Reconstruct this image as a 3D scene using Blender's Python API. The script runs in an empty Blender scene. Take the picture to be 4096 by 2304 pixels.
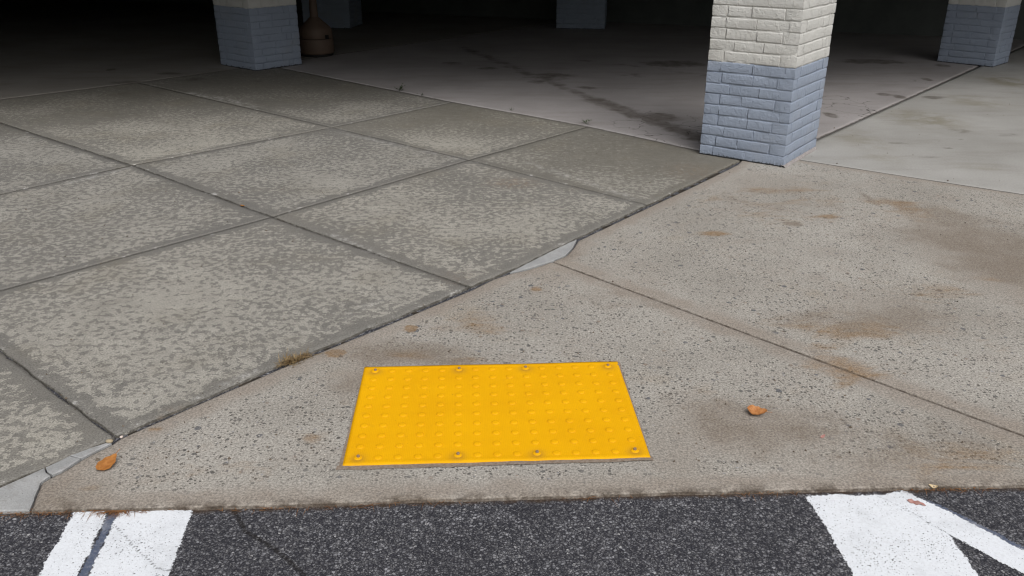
import bpy, bmesh, math, random
import numpy as np
from mathutils import Vector, Matrix, noise as mnoise

random.seed(7)
rng = np.random.default_rng(7)
sc = bpy.context.scene
COL = sc.collection

# ------------------------------------------------------------------ camera
cam = bpy.data.cameras.new('camera')
cam.sensor_width = 36.0
cam.lens = 36.0 * 3430 / 4096
cam.clip_start = 0.05
cam.clip_end = 1000
cam_ob = bpy.data.objects.new('camera', cam)
COL.objects.link(cam_ob)
pitch, roll = math.radians(23.2), math.radians(0.2)
cp, sp, cr, sr = math.cos(pitch), math.sin(pitch), math.cos(roll), math.sin(roll)
right = Vector((1, 0, 0)) * cr - Vector((0, -sp, -cp)) * sr
down = Vector((1, 0, 0)) * sr + Vector((0, -sp, -cp)) * cr
fwd = Vector((0, cp, -sp))
rot = Matrix((right, -down, -fwd)).transposed()
cam_ob.matrix_world = Matrix.Translation((0, 0, 1.485)) @ rot.to_4x4()
sc.camera = cam_ob

# ------------------------------------------------------------------ sky, sun, exposure
SUN_DIR = Vector((0.30, -0.80, 1.05)).normalized()          # towards the sun
world = bpy.data.worlds.new('World')
sc.world = world
world.use_nodes = True
wn = world.node_tree
wn.nodes.clear()
sky = wn.nodes.new('ShaderNodeTexSky')
sky.sky_type = 'NISHITA'
sky.sun_disc = False
sky.sun_elevation = math.asin(SUN_DIR.z)
sky.sun_rotation = math.atan2(SUN_DIR.x, SUN_DIR.y)
sky.air_density = 1.0
sky.dust_density = 6.0
hs = wn.nodes.new('ShaderNodeHueSaturation')
hs.inputs['Saturation'].default_value = 0.22               # an even grey overcast
bg = wn.nodes.new('ShaderNodeBackground')
bg.inputs['Strength'].default_value = 0.11
wo = wn.nodes.new('ShaderNodeOutputWorld')
wn.links.new(sky.outputs[0], hs.inputs['Color'])
wn.links.new(hs.outputs[0], bg.inputs['Color'])
wn.links.new(bg.outputs[0], wo.inputs['Surface'])
sun = bpy.data.lights.new('sun', 'SUN')
sun.energy = 0.8
sun.angle = math.radians(40)
sun.color = (1.0, 0.97, 0.93)
sun_ob = bpy.data.objects.new('sun', sun)
COL.objects.link(sun_ob)
sun_ob.rotation_euler = SUN_DIR.to_track_quat('Z', 'Y').to_euler()
sun_ob.location = SUN_DIR * 30
sc.view_settings.view_transform = 'Standard'
sc.view_settings.look = 'None'
sc.view_settings.exposure = 0.27
sc.view_settings.gamma = 1.0
sc.view_settings.use_curve_mapping = False
sc.cycles.use_denoising = True
sc.cycles.denoising_prefilter = 'ACCURATE'
sc.cycles.denoising_input_passes = 'RGB_ALBEDO_NORMAL'
sc.cycles.max_bounces = 6
sc.cycles.use_guiding = True
sc.cycles.guiding_training_samples = 64
sc.cycles.filter_width = 1.2

# ------------------------------------------------------------------ object helpers
def tag(o, label=None, cat=None, group=None, kind=None):
    if label: o['label'] = label
    if cat: o['category'] = cat
    if group: o['group'] = group
    if kind: o['kind'] = kind
    return o

def empty(name, loc, rz=0.0):
    o = bpy.data.objects.new(name, None)
    o.empty_display_size = 0.05
    o.location = loc
    o.rotation_euler = (0, 0, rz)
    COL.objects.link(o)
    return o

def link(name, me, mat=None, parent=None, loc=None, smooth=False):
    o = bpy.data.objects.new(name, me)
    COL.objects.link(o)
    if mat is not None and not me.materials:
        me.materials.append(mat)
    if parent is not None:
        o.parent = parent
    if loc is not None:
        o.location = loc
    if smooth:
        me.shade_smooth()
    return o

def mesh(name, verts, faces, attrs=None):
    me = bpy.data.meshes.new(name)
    me.from_pydata([tuple(map(float, v)) for v in verts], [], [tuple(map(int, f)) for f in faces])
    for k, a in (attrs or {}).items():
        at = me.attributes.new(k, 'FLOAT', 'POINT')
        at.data.foreach_set('value', np.asarray(a, np.float32))
    me.update()
    return me

def bm_mesh(name, bm):
    me = bpy.data.meshes.new(name)
    bmesh.ops.recalc_face_normals(bm, faces=bm.faces)
    bm.to_mesh(me)
    bm.free()
    return me

def vnoise(P, scale, seed=0.0):
    """Perlin noise -1..1 at 2-D points"""
    return np.array([mnoise.noise((p[0] * scale + seed, p[1] * scale - seed, seed * 1.7)) for p in P])

# ------------------------------------------------------------------ node helpers
class Mat:
    def __init__(s, name, rough=0.9):
        s.m = bpy.data.materials.new(name)
        s.m.use_nodes = True
        s.t = s.m.node_tree
        s.t.nodes.clear()
        s.out = s.t.nodes.new('ShaderNodeOutputMaterial')
        s.b = s.t.nodes.new('ShaderNodeBsdfPrincipled')
        s.b.inputs['Roughness'].default_value = rough
        s.b.inputs['Specular IOR Level'].default_value = 0.25
        s.t.links.new(s.b.outputs[0], s.out.inputs['Surface'])
        s.pos = s.t.nodes.new('ShaderNodeNewGeometry').outputs['Position']
    def put(s, sock, v):
        if hasattr(v, 'is_output'):
            s.t.links.new(v, sock)
        elif isinstance(v, (tuple, list)):
            sock.default_value = tuple(v) + ((1.0,) if len(v) == 3 and len(sock.default_value) == 4 else ())
        else:
            sock.default_value = v
    def math(s, op, a, b=0.0, c=None, clamp=False):
        n = s.t.nodes.new('ShaderNodeMath'); n.operation = op; n.use_clamp = clamp
        s.put(n.inputs[0], a); s.put(n.inputs[1], b)
        if c is not None: s.put(n.inputs[2], c)
        return n.outputs[0]
    def step(s, v, lo, hi, a=0.0, b=1.0):
        n = s.t.nodes.new('ShaderNodeMapRange'); n.interpolation_type = 'SMOOTHSTEP'
        s.put(n.inputs['Value'], v)
        n.inputs['From Min'].default_value = lo; n.inputs['From Max'].default_value = hi
        n.inputs['To Min'].default_value = a; n.inputs['To Max'].default_value = b
        return n.outputs[0]
    def mix(s, f, a, b, mode='MIX'):
        n = s.t.nodes.new('ShaderNodeMix'); n.data_type = 'RGBA'; n.blend_type = mode; n.clamp_factor = True
        s.put(n.inputs[0], f); s.put(n.inputs[6], a); s.put(n.inputs[7], b)
        return n.outputs[2]
    def noise(s, scale, detail=2.0, rough=0.5, dist=0.0, vec=None, col=False):
        n = s.t.nodes.new('ShaderNodeTexNoise')
        s.put(n.inputs['Vector'], s.pos if vec is None else vec)
        n.inputs['Scale'].default_value = scale; n.inputs['Detail'].default_value = detail
        n.inputs['Roughness'].default_value = rough; n.inputs['Distortion'].default_value = dist
        return n.outputs['Color' if col else 'Fac']
    def voro(s, scale, feature='F1', out='Distance', rnd=1.0, vec=None):
        n = s.t.nodes.new('ShaderNodeTexVoronoi'); n.feature = feature
        s.put(n.inputs['Vector'], s.pos if vec is None else vec)
        n.inputs['Scale'].default_value = scale; n.inputs['Randomness'].default_value = rnd
        return n.outputs[out] if out else n
    def attr(s, name):
        n = s.t.nodes.new('ShaderNodeAttribute'); n.attribute_name = name
        return n.outputs['Fac']
    def chan(s, c, i):
        n = s.t.nodes.new('ShaderNodeSeparateColor'); s.put(n.inputs[0], c)
        return n.outputs[i]
    def scale(s, vec, xyz):
        n = s.t.nodes.new('ShaderNodeVectorMath'); n.operation = 'MULTIPLY'
        s.put(n.inputs[0], vec); n.inputs[1].default_value = xyz
        return n.outputs[0]
    def warp(s, amount, scale):
        a = s.t.nodes.new('ShaderNodeVectorMath'); a.operation = 'MULTIPLY_ADD'
        s.put(a.inputs[0], s.noise(scale, 3, col=True)); a.inputs[1].default_value = (amount,) * 3
        s.put(a.inputs[2], s.pos)
        return a.outputs[0]
    def z(s):
        n = s.t.nodes.new('ShaderNodeSeparateXYZ'); s.put(n.inputs[0], s.pos)
        return n.outputs[2]
    def bump(s, h, strength=0.5, dist=0.002, prev=None):
        n = s.t.nodes.new('ShaderNodeBump')
        n.inputs['Strength'].default_value = strength; n.inputs['Distance'].default_value = dist
        s.put(n.inputs['Height'], h)
        if prev is not None: s.put(n.inputs['Normal'], prev)
        return n.outputs[0]
    def done(s, color, normal=None, rough=None):
        s.put(s.b.inputs['Base Color'], color)
        if normal is not None: s.put(s.b.inputs['Normal'], normal)
        if rough is not None: s.put(s.b.inputs['Roughness'], rough)
        return s.m

def specks(m, col, scale, lo, hi, prob, c, seed=0.0, mask=None):
    """scattered grains of one size: Voronoi cells picked at random"""
    v = m.voro(scale, out=None, vec=m.scale(m.pos, (1, 1, 1)) if seed == 0 else m.noise_off(seed))
    pick = m.step(m.chan(v.outputs['Color'], 0), prob, prob + 0.02)
    r = m.math('MULTIPLY', m.chan(v.outputs['Color'], 1), hi - lo)
    near = m.math('SUBTRACT', m.math('ADD', r, lo), v.outputs['Distance'])
    f = m.math('MULTIPLY', pick, m.step(near, 0.0, 0.08))
    if mask is not None: f = m.math('MULTIPLY', f, mask)
    return m.mix(f, col, c), f
def _off(m, seed):
    n = m.t.nodes.new('ShaderNodeVectorMath'); n.operation = 'ADD'
    m.put(n.inputs[0], m.pos); n.inputs[1].default_value = (seed, seed * 1.3, seed * 0.7)
    return n.outputs[0]
Mat.noise_off = lambda s, seed: _off(s, seed)

# ------------------------------------------------------------------ materials: paving
def mat_slab():
    m = Mat('worn_mottled_concrete')
    ed = m.attr('edge')
    sm = m.attr('smooth')
    big = m.noise(1.1, 3, 0.55)
    blob = m.math('MULTIPLY_ADD', m.noise(85, 3, 0.6), 0.28, m.math('MULTIPLY', m.noise(33, 3, 0.5, 0.1), 0.72))
    edn = m.math('ADD', ed, m.math('MULTIPLY', m.math('SUBTRACT', m.noise(9, 3), 0.5), 0.13))
    border = m.step(edn, 0.085, 0.01)
    t = m.math('ADD', blob, m.math('MULTIPLY', m.math('SUBTRACT', big, 0.5), 0.44))
    t = m.math('SUBTRACT', t, m.math('MULTIPLY', border, 0.19))
    t = m.math('SUBTRACT', t, m.math('MULTIPLY', sm, 0.10))
    l1 = m.step(t, 0.470, 0.525)
    t2 = m.math('ADD', m.math('MULTIPLY_ADD', m.noise(120, 3, 0.65), 0.5, m.math('MULTIPLY', m.noise(16, 4, 0.6), 0.5)), m.math('MULTIPLY', m.math('SUBTRACT', big, 0.5), 0.2))
    l2 = m.step(m.math('SUBTRACT', t2, m.math('MULTIPLY', border, 0.1)), 0.44, 0.56)
    light = m.math('MULTIPLY_ADD', l1, 0.74, m.math('MULTIPLY', l2, 0.26))
    dark_c = m.mix(m.noise(3, 3), (0.160, 0.157, 0.148), (0.205, 0.197, 0.180))
    dark_c = m.mix(m.math('MULTIPLY', sm, 0.7), dark_c, (0.150, 0.141, 0.118))
    light_c = m.mix(m.noise(7, 4, 0.6), (0.29, 0.278, 0.250), (0.43, 0.416, 0.376))
    c = m.mix(m.math('MULTIPLY', light, m.math('MULTIPLY_ADD', sm, -0.45, 1.0)), dark_c, light_c)
    c, _ = specks(m, c, 150, 0.12, 0.36, 0.84, (0.10, 0.094, 0.085), 0.0, light)
    c, _ = specks(m, c, 230, 0.1, 0.3, 0.9, (0.10, 0.094, 0.085), 2.1)
    c, _ = specks(m, c, 240, 0.1, 0.34, 0.84, (0.56, 0.54, 0.50), 3.1, light)
    rust = m.math('MULTIPLY', m.attr('rust'), m.step(m.noise(30, 4, 0.65), 0.35, 0.7))
    c = m.mix(m.math('MULTIPLY', rust, 0.75, clamp=True), c, (0.23, 0.13, 0.06))
    drk = m.math('MULTIPLY', m.attr('dark'), m.step(m.noise(12, 4, 0.6), 0.3, 0.62))
    c = m.mix(m.math('MULTIPLY', drk, 0.7, clamp=True), c, (0.065, 0.055, 0.042))
    c = m.mix(m.math('MULTIPLY', m.step(m.noise(2.3, 4, 0.6), 0.5, 0.75), 0.28), c, (0.205, 0.182, 0.138))
    chalk = m.math('MULTIPLY', m.step(ed, 0.035, 0.008), m.step(m.noise(11, 5, 0.72), 0.57, 0.68))
    chalk = m.math('MAXIMUM', chalk, m.math('MULTIPLY', m.attr('crack'), m.step(m.noise(20, 5, 0.75), 0.42, 0.6)))
    c = m.mix(m.math('MULTIPLY', chalk, 0.75), c, (0.53, 0.525, 0.51))
    grime_and_tone = m.step(m.math('ADD', m.attr('groove'), m.math('MULTIPLY', m.noise(60, 3), 0.009)), 0.0085, 0.003)
    c = m.mix(m.math('MULTIPLY', grime_and_tone, 0.85), c, (0.05, 0.045, 0.037))
    faint = m.math('MULTIPLY', m.step(ed, 0.006, 0.001), m.step(m.noise(6, 4, 0.7), 0.45, 0.62))
    c = m.mix(m.math('MULTIPLY', faint, 0.45), c, (0.06, 0.055, 0.045))
    oi = m.t.nodes.new('ShaderNodeObjectInfo').outputs['Random']
    c = m.mix(1.0, c, m.mix(oi, (0.92, 0.92, 0.93), (1.06, 1.05, 1.03)), 'MULTIPLY')
    wear = m.noise(2.6, 5, 0.7, 0.5)
    c = m.mix(m.math('MULTIPLY', m.step(wear, 0.5, 0.72), 0.30), c, (0.135, 0.128, 0.112))
    fine = m.noise(170, 3, 0.72)
    c = m.mix(0.9, c, m.mix(m.step(fine, 0.32, 0.68), (0.62, 0.62, 0.62), (1.25, 1.25, 1.25)), 'MULTIPLY')
    h = m.math('ADD', m.math('MULTIPLY', light, -0.5), m.math('MULTIPLY', fine, m.math('MULTIPLY_ADD', light, 0.8, 0.3)))
    return m.done(c, m.bump(h, 0.5, 0.0022), 0.88)

def mat_ramp():
    m = Mat('exposed_aggregate_concrete')
    ed = m.attr('edge')
    big = m.noise(1.7, 4, 0.6)
    c = m.mix(m.step(big, 0.3, 0.7), (0.318, 0.302, 0.275), (0.400, 0.383, 0.354))
    c = m.mix(m.math('MULTIPLY', m.step(m.noise(4, 5, 0.65), 0.48, 0.72), 0.45), c, (0.315, 0.280, 0.246))
    c = m.mix(m.math('MULTIPLY', m.step(m.noise(2.1, 5, 0.65), 0.54, 0.75), 0.40), c, (0.31, 0.25, 0.18))
    smooth = m.math('MAXIMUM', m.attr('smooth'), m.step(m.math('ADD', ed, m.math('MULTIPLY', m.math('SUBTRACT', m.noise(8, 3), 0.5), 0.12)), 0.11, 0.035))
    rough_m = m.step(m.math('SUBTRACT', m.math('ADD', m.noise(2.2, 5, 0.7), 0.36), m.math('MULTIPLY', smooth, 0.55)), 0.52, 0.90)
    c = m.mix(m.math('MULTIPLY', smooth, m.step(m.noise(6, 5, 0.65), 0.2, 0.6, 0.25, 0.75)), c, (0.285, 0.247, 0.212))
    wv = m.warp(0.008, 90)
    # pebbles from coarse to sand
    for sc_, lo, hi, pr, colr, sd, k in ((24, 0.04, 0.34, 0.76, (0.11, 0.115, 0.13), 1.7, 0.9), (36, 0.05, 0.36, 0.66, (0.13, 0.128, 0.125), 0.9, 0.9), (36, 0.05, 0.34, 0.82, (0.22, 0.17, 0.135), 5.2, 0.8),
                                         (60, 0.08, 0.42, 0.48, (0.10, 0.096, 0.092), 2.3, 0.92), (66, 0.08, 0.32, 0.80, (0.27, 0.275, 0.295), 6.1, 0.8), (95, 0.10, 0.45, 0.42, (0.095, 0.088, 0.080), 8.9, 0.9),
                                         (120, 0.1, 0.36, 0.74, (0.60, 0.57, 0.52), 4.4, 0.85), (190, 0.1, 0.45, 0.60, (0.14, 0.125, 0.11), 7.7, 0.8), (210, 0.1, 0.42, 0.72, (0.62, 0.59, 0.54), 9.7, 0.8)):
        v = m.voro(sc_, out=None, vec=_off2(m, wv, sd))
        pick = m.step(m.chan(v.outputs['Color'], 0), pr, pr + 0.03)
        near = m.math('SUBTRACT', m.math('MULTIPLY_ADD', m.chan(v.outputs['Color'], 1), hi - lo, lo), v.outputs['Distance'])
        f = m.math('MULTIPLY', m.math('MULTIPLY', pick, m.step(near, 0.0, 0.07)), m.math('MULTIPLY_ADD', rough_m, 0.82, 0.18))
        c = m.mix(m.math('MULTIPLY', f, k), c, colr)
    rust = m.step(m.math('MULTIPLY_ADD', m.math('SUBTRACT', m.noise(5.5, 6, 0.7, 0.6, m.scale(m.pos, (0.6, 1.2, 1))), 0.5), 2.4, m.attr('rust')), 0.25, 1.0)
    rust = m.math('MULTIPLY', rust, m.step(m.attr('rust'), 0.02, 0.2))
    c = m.mix(m.math('MULTIPLY', rust, m.step(m.noise(60, 4, 0.7), 0.3, 0.7, 0.5, 0.9)), c, (0.25, 0.158, 0.078))
    drk = m.step(m.math('MULTIPLY_ADD', m.math('SUBTRACT', m.noise(3.4, 6, 0.68), 0.5), 2.6, m.attr('dark')), 0.15, 0.95)
    drk = m.math('MULTIPLY', drk, m.step(m.attr('dark'), 0.02, 0.2))
    c = m.mix(m.math('MULTIPLY', drk, m.step(m.noise(40, 4, 0.7), 0.3, 0.7, 0.5, 0.85)), c, (0.195, 0.163, 0.132))
    curb = m.attr('crack')
    grime_and_tone = m.step(m.math('ADD', ed, m.math('MULTIPLY', m.noise(45, 3), 0.008)), 0.0075, 0.002)
    c = m.mix(m.math('MULTIPLY', grime_and_tone, 0.8), c, (0.07, 0.053, 0.04))
    cg = m.math('MULTIPLY', curb, m.step(m.noise(13, 5, 0.7), 0.40, 0.60))
    c = m.mix(m.math('MULTIPLY', cg, 0.85, clamp=True), c, (0.062, 0.046, 0.034))
    fine = m.noise(140, 4, 0.72)
    c = m.mix(0.95, c, m.mix(m.step(fine, 0.32, 0.68), (0.58, 0.575, 0.57), (1.30, 1.295, 1.28)), 'MULTIPLY')
    h = m.math('MULTIPLY', fine, m.math('MULTIPLY_ADD', rough_m, 0.9, 0.4))
    return m.done(c, m.bump(h, 0.6, 0.0028), 0.9)
def _off2(m, vec, seed):
    n = m.t.nodes.new('ShaderNodeVectorMath'); n.operation = 'ADD'
    m.put(n.inputs[0], vec); n.inputs[1].default_value = (seed, seed * 1.3, seed * 0.7)
    return n.outputs[0]

def mat_floor(name, a, b, tint):
    m = Mat(name, 0.75)
    ed = m.attr('edge')
    c = m.mix(m.step(m.noise(0.9, 5, 0.6), 0.3, 0.7), a, b)
    streak = m.noise(3.2, 5, 0.65, 0.0, m.scale(m.pos, (0.45, 1.5, 1)))
    c = m.mix(m.math('MULTIPLY', m.step(streak, 0.45, 0.8), 0.5), c, tint)
    drk = m.step(m.math('MULTIPLY_ADD', m.math('SUBTRACT', m.noise(5, 6, 0.68), 0.5), 1.8, m.attr('dark')), 0.25, 0.8)
    drk = m.math('MULTIPLY', drk, m.step(m.attr('dark'), 0.02, 0.25))
    c = m.mix(m.math('MULTIPLY', drk, m.step(m.noise(11, 5, 0.7), 0.3, 0.65, 0.45, 0.85)), c, (0.105, 0.09, 0.077))
    olive = m.math('MULTIPLY', m.attr('rust'), m.step(m.noise(5, 5, 0.65), 0.3, 0.65))
    c = m.mix(m.math('MULTIPLY', olive, 0.7, clamp=True), c, (0.17, 0.145, 0.075))
    crk = m.voro(3.0, 'DISTANCE_TO_EDGE', vec=m.warp(0.4, 3.5))
    crack = m.math('MULTIPLY', m.step(crk, 0.012, 0.004), m.step(m.math('ADD', m.attr('crack'), m.math('MULTIPLY', m.noise(4, 2), 0.4)), 0.55, 0.8))
    c = m.mix(m.math('MULTIPLY', crack, 0.9), c, (0.05, 0.045, 0.04))
    grime_and_tone = m.step(m.math('ADD', ed, m.math('MULTIPLY', m.noise(40, 3), 0.012)), 0.018, 0.006)
    c = m.mix(m.math('MULTIPLY', grime_and_tone, 0.8), c, (0.06, 0.055, 0.045))
    fine = m.noise(90, 5, 0.7)
    c = m.mix(0.6, c, m.mix(m.step(fine, 0.3, 0.7), (0.7, 0.7, 0.7), (1, 1, 1)), 'MULTIPLY')
    return m.done(c, m.bump(m.math('SUBTRACT', fine, crack), 0.35, 0.002), m.math('MULTIPLY_ADD', streak, 0.3, 0.6))

def asphalt_color(m):
    w = m.warp(0.004, 180)
    v = m.voro(125, out=None, vec=w)
    r = m.chan(v.outputs['Color'], 0)
    rr = m.math('MULTIPLY', m.math('POWER', r, 4.0), m.step(m.noise(14, 4, 0.7), 0.3, 0.65, 0.45, 1.0))
    c = m.mix(rr, (0.036, 0.037, 0.047), (0.34, 0.345, 0.375))
    v2 = m.voro(250, out=None, vec=_off2(m, w, 2.0))
    r2 = m.math('POWER', m.chan(v2.outputs['Color'], 1), 4.0)
    c = m.mix(m.math('MULTIPLY', r2, 0.7), c, (0.33, 0.33, 0.34))
    for sc_, pr, hi, colr, sd in ((62, 0.80, 0.36, (0.30, 0.30, 0.325), 3.3), (80, 0.72, 0.40, (0.20, 0.20, 0.22), 6.4), (80, 0.88, 0.40, (0.45, 0.45, 0.46), 8.2)):
        v3 = m.voro(sc_, out=None, vec=_off2(m, w, sd))
        near = m.math('SUBTRACT', m.math('MULTIPLY_ADD', m.chan(v3.outputs['Color'], 1), hi - 0.1, 0.1), v3.outputs['Distance'])
        c = m.mix(m.math('MULTIPLY', m.math('MULTIPLY', m.step(m.chan(v3.outputs['Color'], 0), pr, pr + 0.03), m.step(near, 0.0, 0.08)), 0.85), c, colr)
    gap = m.voro(125, 'DISTANCE_TO_EDGE', vec=w)
    c = m.mix(m.step(gap, 0.12, 0.0, 0.0, 0.8), c, (0.022, 0.022, 0.028))
    c = m.mix(m.math('MULTIPLY', m.step(m.noise(4, 4, 0.6), 0.45, 0.75), 0.35), c, (0.028, 0.028, 0.035))
    h = m.math('ADD', m.math('MULTIPLY', m.step(gap, 0.0, 0.22), m.math('MULTIPLY_ADD', r, 0.6, 0.4)), m.math('MULTIPLY', m.noise(420, 2), 0.3))
    return c, h

def mat_asphalt():
    m = Mat('asphalt', 0.82)
    c, h = asphalt_color(m)
    cr = m.math('MULTIPLY', m.step(m.math('ADD', m.attr('crack'), m.math('MULTIPLY', m.math('SUBTRACT', m.noise(70, 3, 0.7), 0.5), 0.9)), 0.5, 0.9), 0.75)
    c = m.mix(cr, c, (0.014, 0.012, 0.011))
    dirt = m.step(m.math('ADD', m.attr('curb'), m.math('MULTIPLY', m.math('SUBTRACT', m.noise(22, 4, 0.7), 0.5), 0.05)), 0.030, 0.004)
    c = m.mix(m.math('MULTIPLY', dirt, 0.85), c, m.mix(m.noise(90, 3), (0.028, 0.018, 0.012), (0.11, 0.07, 0.04)))
    h = m.math('SUBTRACT', h, cr)
    return m.done(c, m.bump(h, 0.9, 0.004), 0.8)

def mat_paint(name, base=(0.765, 0.80, 0.85), blue=False):
    m = Mat(name, 0.7)
    ac, ah = asphalt_color(m)
    hole = m.math('ADD', m.noise(210, 2, 0.5), m.math('MULTIPLY', m.math('SUBTRACT', m.noise(7, 4, 0.6), 0.5), 0.30))
    hole2 = m.math('ADD', m.noise(75, 4, 0.65), m.math('MULTIPLY', m.math('SUBTRACT', m.noise(5, 4, 0.6), 0.5), 0.45))
    hmask = m.math('MAXIMUM', m.step(hole, 0.655, 0.70), m.math('MULTIPLY', m.step(hole2, 0.68, 0.74), 0.85))
    crk = m.math('MULTIPLY', m.step(m.math('ADD', m.attr('crack'), m.math('MULTIPLY', m.math('SUBTRACT', m.noise(90, 3, 0.7), 0.5), 1.1)), 0.6, 0.9), 0.6)
    hmask = m.math('MAXIMUM', hmask, crk)
    worn = m.mix(m.math('MULTIPLY', m.step(m.noise(6, 6, 0.7), 0.48, 0.72), 0.45), base, (0.50, 0.525, 0.56))
    worn = m.mix(m.math('MULTIPLY', m.step(m.noise(120, 3, 0.7), 0.42, 0.7), 0.25), worn, (0.45, 0.46, 0.48))
    c = m.mix(hmask, worn, m.mix(0.5, ac, (0.05, 0.05, 0.055)))
    edge = m.math('ADD', m.attr('edge'), m.math('MULTIPLY', m.math('SUBTRACT', m.noise(150, 3, 0.7), 0.5), 0.024))
    edge = m.math('ADD', edge, m.math('MULTIPLY', m.math('SUBTRACT', m.noise(18, 4, 0.6), 0.5), 0.022))
    cover = m.step(edge, -0.001, 0.0015)
    tr = m.t.nodes.new('ShaderNodeBsdfTransparent')
    mx = m.t.nodes.new('ShaderNodeMixShader')
    m.put(mx.inputs[0], cover)
    m.t.links.new(tr.outputs[0], mx.inputs[1]); m.t.links.new(m.b.outputs[0], mx.inputs[2])
    m.t.links.new(mx.outputs[0], m.out.inputs['Surface'])
    return m.done(c, m.bump(m.math('SUBTRACT', ah, hmask), 0.22, 0.002), 0.65)

def mat_mortar():
    m = Mat('patching_mortar')
    c = m.mix(m.step(m.noise(7, 4, 0.6), 0.3, 0.7), (0.315, 0.322, 0.328), (0.43, 0.437, 0.442))
    c, _ = specks(m, c, 150, 0.1, 0.3, 0.88, (0.16, 0.16, 0.16))
    fine = m.noise(200, 3, 0.65)
    c = m.mix(m.math('MULTIPLY', m.step(m.noise(18, 5, 0.7), 0.5, 0.7), 0.45), c, (0.22, 0.20, 0.175))
    return m.done(m.mix(m.step(fine, 0.35, 0.7, 0.0, 0.45), c, (0.22, 0.22, 0.21)), m.bump(fine, 0.6, 0.004), 0.9)

def mat_soil():
    m = Mat('dark_joint_dirt')
    n = m.noise(120, 4, 0.7)
    return m.done(m.mix(m.step(n, 0.35, 0.75), (0.022, 0.019, 0.016), (0.085, 0.07, 0.055)), m.bump(n, 0.8, 0.004), 1.0)

# ------------------------------------------------------------------ materials: brick, mat, small things
def mat_brick():
    m = Mat('painted_brick', 0.62)
    z = m.math('ADD', m.z(), m.math('MULTIPLY', m.math('SUBTRACT', m.noise(22, 4, 0.65), 0.5), 0.024))
    up = m.step(z, 0.6345, 0.6365)
    var = m.noise(6, 4, 0.6)
    blue = m.mix(var, (0.280, 0.328, 0.415), (0.330, 0.380, 0.470))
    white = m.mix(var, (0.57, 0.567, 0.54), (0.665, 0.662, 0.635))
    c = m.mix(up, blue, white)
    c = m.mix(m.math('MULTIPLY', m.step(m.noise(2.5, 4, 0.65), 0.5, 0.8), 0.25), c, (0.36, 0.34, 0.30))
    grime_and_tone = m.math('ADD', m.math('ADD', m.noise(60, 4, 0.7), m.step(m.z(), 0.06, 0.0, 0.0, 0.17)), m.step(m.z(), 0.016, 0.0, 0.0, 0.22))
    c = m.mix(m.math('MULTIPLY', m.step(grime_and_tone, 0.70, 0.76), 0.85), c, (0.045, 0.042, 0.04))
    c = m.mix(m.math('MULTIPLY', m.step(m.noise(95, 3, 0.6), 0.69, 0.74), 0.6), c, (0.10, 0.10, 0.11))
    h = m.math('ADD', m.noise(38, 5, 0.6, 0.8), m.math('MULTIPLY', m.noise(130, 3), 0.3))
    return m.done(c, m.bump(h, 0.8, 0.010), 0.55)

def mat_yellow():
    m = Mat('yellow_polymer', 0.45)
    tc = m.t.nodes.new('ShaderNodeTexCoord').outputs['Object']
    w = m.t.nodes.new('ShaderNodeTexWave'); w.wave_type = 'BANDS'; w.bands_direction = 'X'
    m.put(w.inputs['Vector'], tc); w.inputs['Scale'].default_value = 55; w.inputs['Distortion'].default_value = 0.0
    c = m.mix(m.step(m.noise(5, 4, 0.6), 0.3, 0.75), (0.83, 0.432, 0.002), (0.775, 0.388, 0.002))
    c = m.mix(m.math('MULTIPLY', w.outputs['Fac'], 0.10), c, (0.62, 0.28, 0.002))
    c = m.mix(m.math('MULTIPLY', m.step(m.noise(16, 5, 0.7), 0.58, 0.8), 0.35), c, (0.50, 0.24, 0.02))
    c = m.mix(m.math('MULTIPLY', m.attr('grime_and_tone'), 0.75), c, (0.25, 0.13, 0.03))
    c, _ = specks(m, c, 75, 0.03, 0.14, 0.95, (0.14, 0.06, 0.02))
    c = m.mix(m.math('MULTIPLY', m.step(m.noise(45, 5, 0.75), 0.56, 0.72), 0.10), c, (0.40, 0.20, 0.03))
    h = m.math('ADD', m.math('MULTIPLY', w.outputs['Fac'], 0.5), m.math('MULTIPLY', m.noise(300, 2), 0.35))
    m.b.inputs['Specular IOR Level'].default_value = 0.12
    return m.done(c, m.bump(h, 0.2, 0.001), 0.65)

def mat_plain(name, c1, c2, scale=40, rough=0.8, bump=0.3):
    m = Mat(name, rough)
    n = m.noise(scale, 4, 0.6)
    return m.done(m.mix(m.step(n, 0.3, 0.7), c1, c2), m.bump(n, bump, 0.002))

M_SLAB, M_RAMP, M_ASPH, M_SOIL, M_MORTAR = mat_slab(), mat_ramp(), mat_asphalt(), mat_soil(), mat_mortar()
M_FMID = mat_floor('garage_floor_pale', (0.30, 0.283, 0.279), (0.375, 0.354, 0.352), (0.23, 0.204, 0.188))
M_FLEFT = mat_floor('garage_floor_grey', (0.235, 0.22, 0.20), (0.30, 0.283, 0.26), (0.18, 0.163, 0.13))
M_FRIGHT = mat_floor('trowelled_pale_concrete', (0.325, 0.318, 0.300), (0.415, 0.408, 0.392), (0.255, 0.24, 0.21))
M_BRICK, M_YEL = mat_brick(), mat_yellow()
M_PAINT = mat_paint('white_road_paint')
M_BLUE = mat_paint('old_blue_road_paint', (0.085, 0.105, 0.16))
M_RIVET = mat_plain('rivet_steel', (0.22, 0.15, 0.10), (0.30, 0.22, 0.16), 300, 0.85)
M_SEAL = mat_plain('sealant', (0.20, 0.15, 0.11), (0.29, 0.24, 0.20), 120, 0.9, 0.6)
M_LEAF = mat_plain('dry_orange_leaf', (0.30, 0.115, 0.028), (0.43, 0.185, 0.05), 60, 0.55, 0.4)
M_LEAF2 = mat_plain('dry_brown_leaf', (0.33, 0.13, 0.04), (0.48, 0.22, 0.08), 90, 0.6, 0.5)
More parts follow.
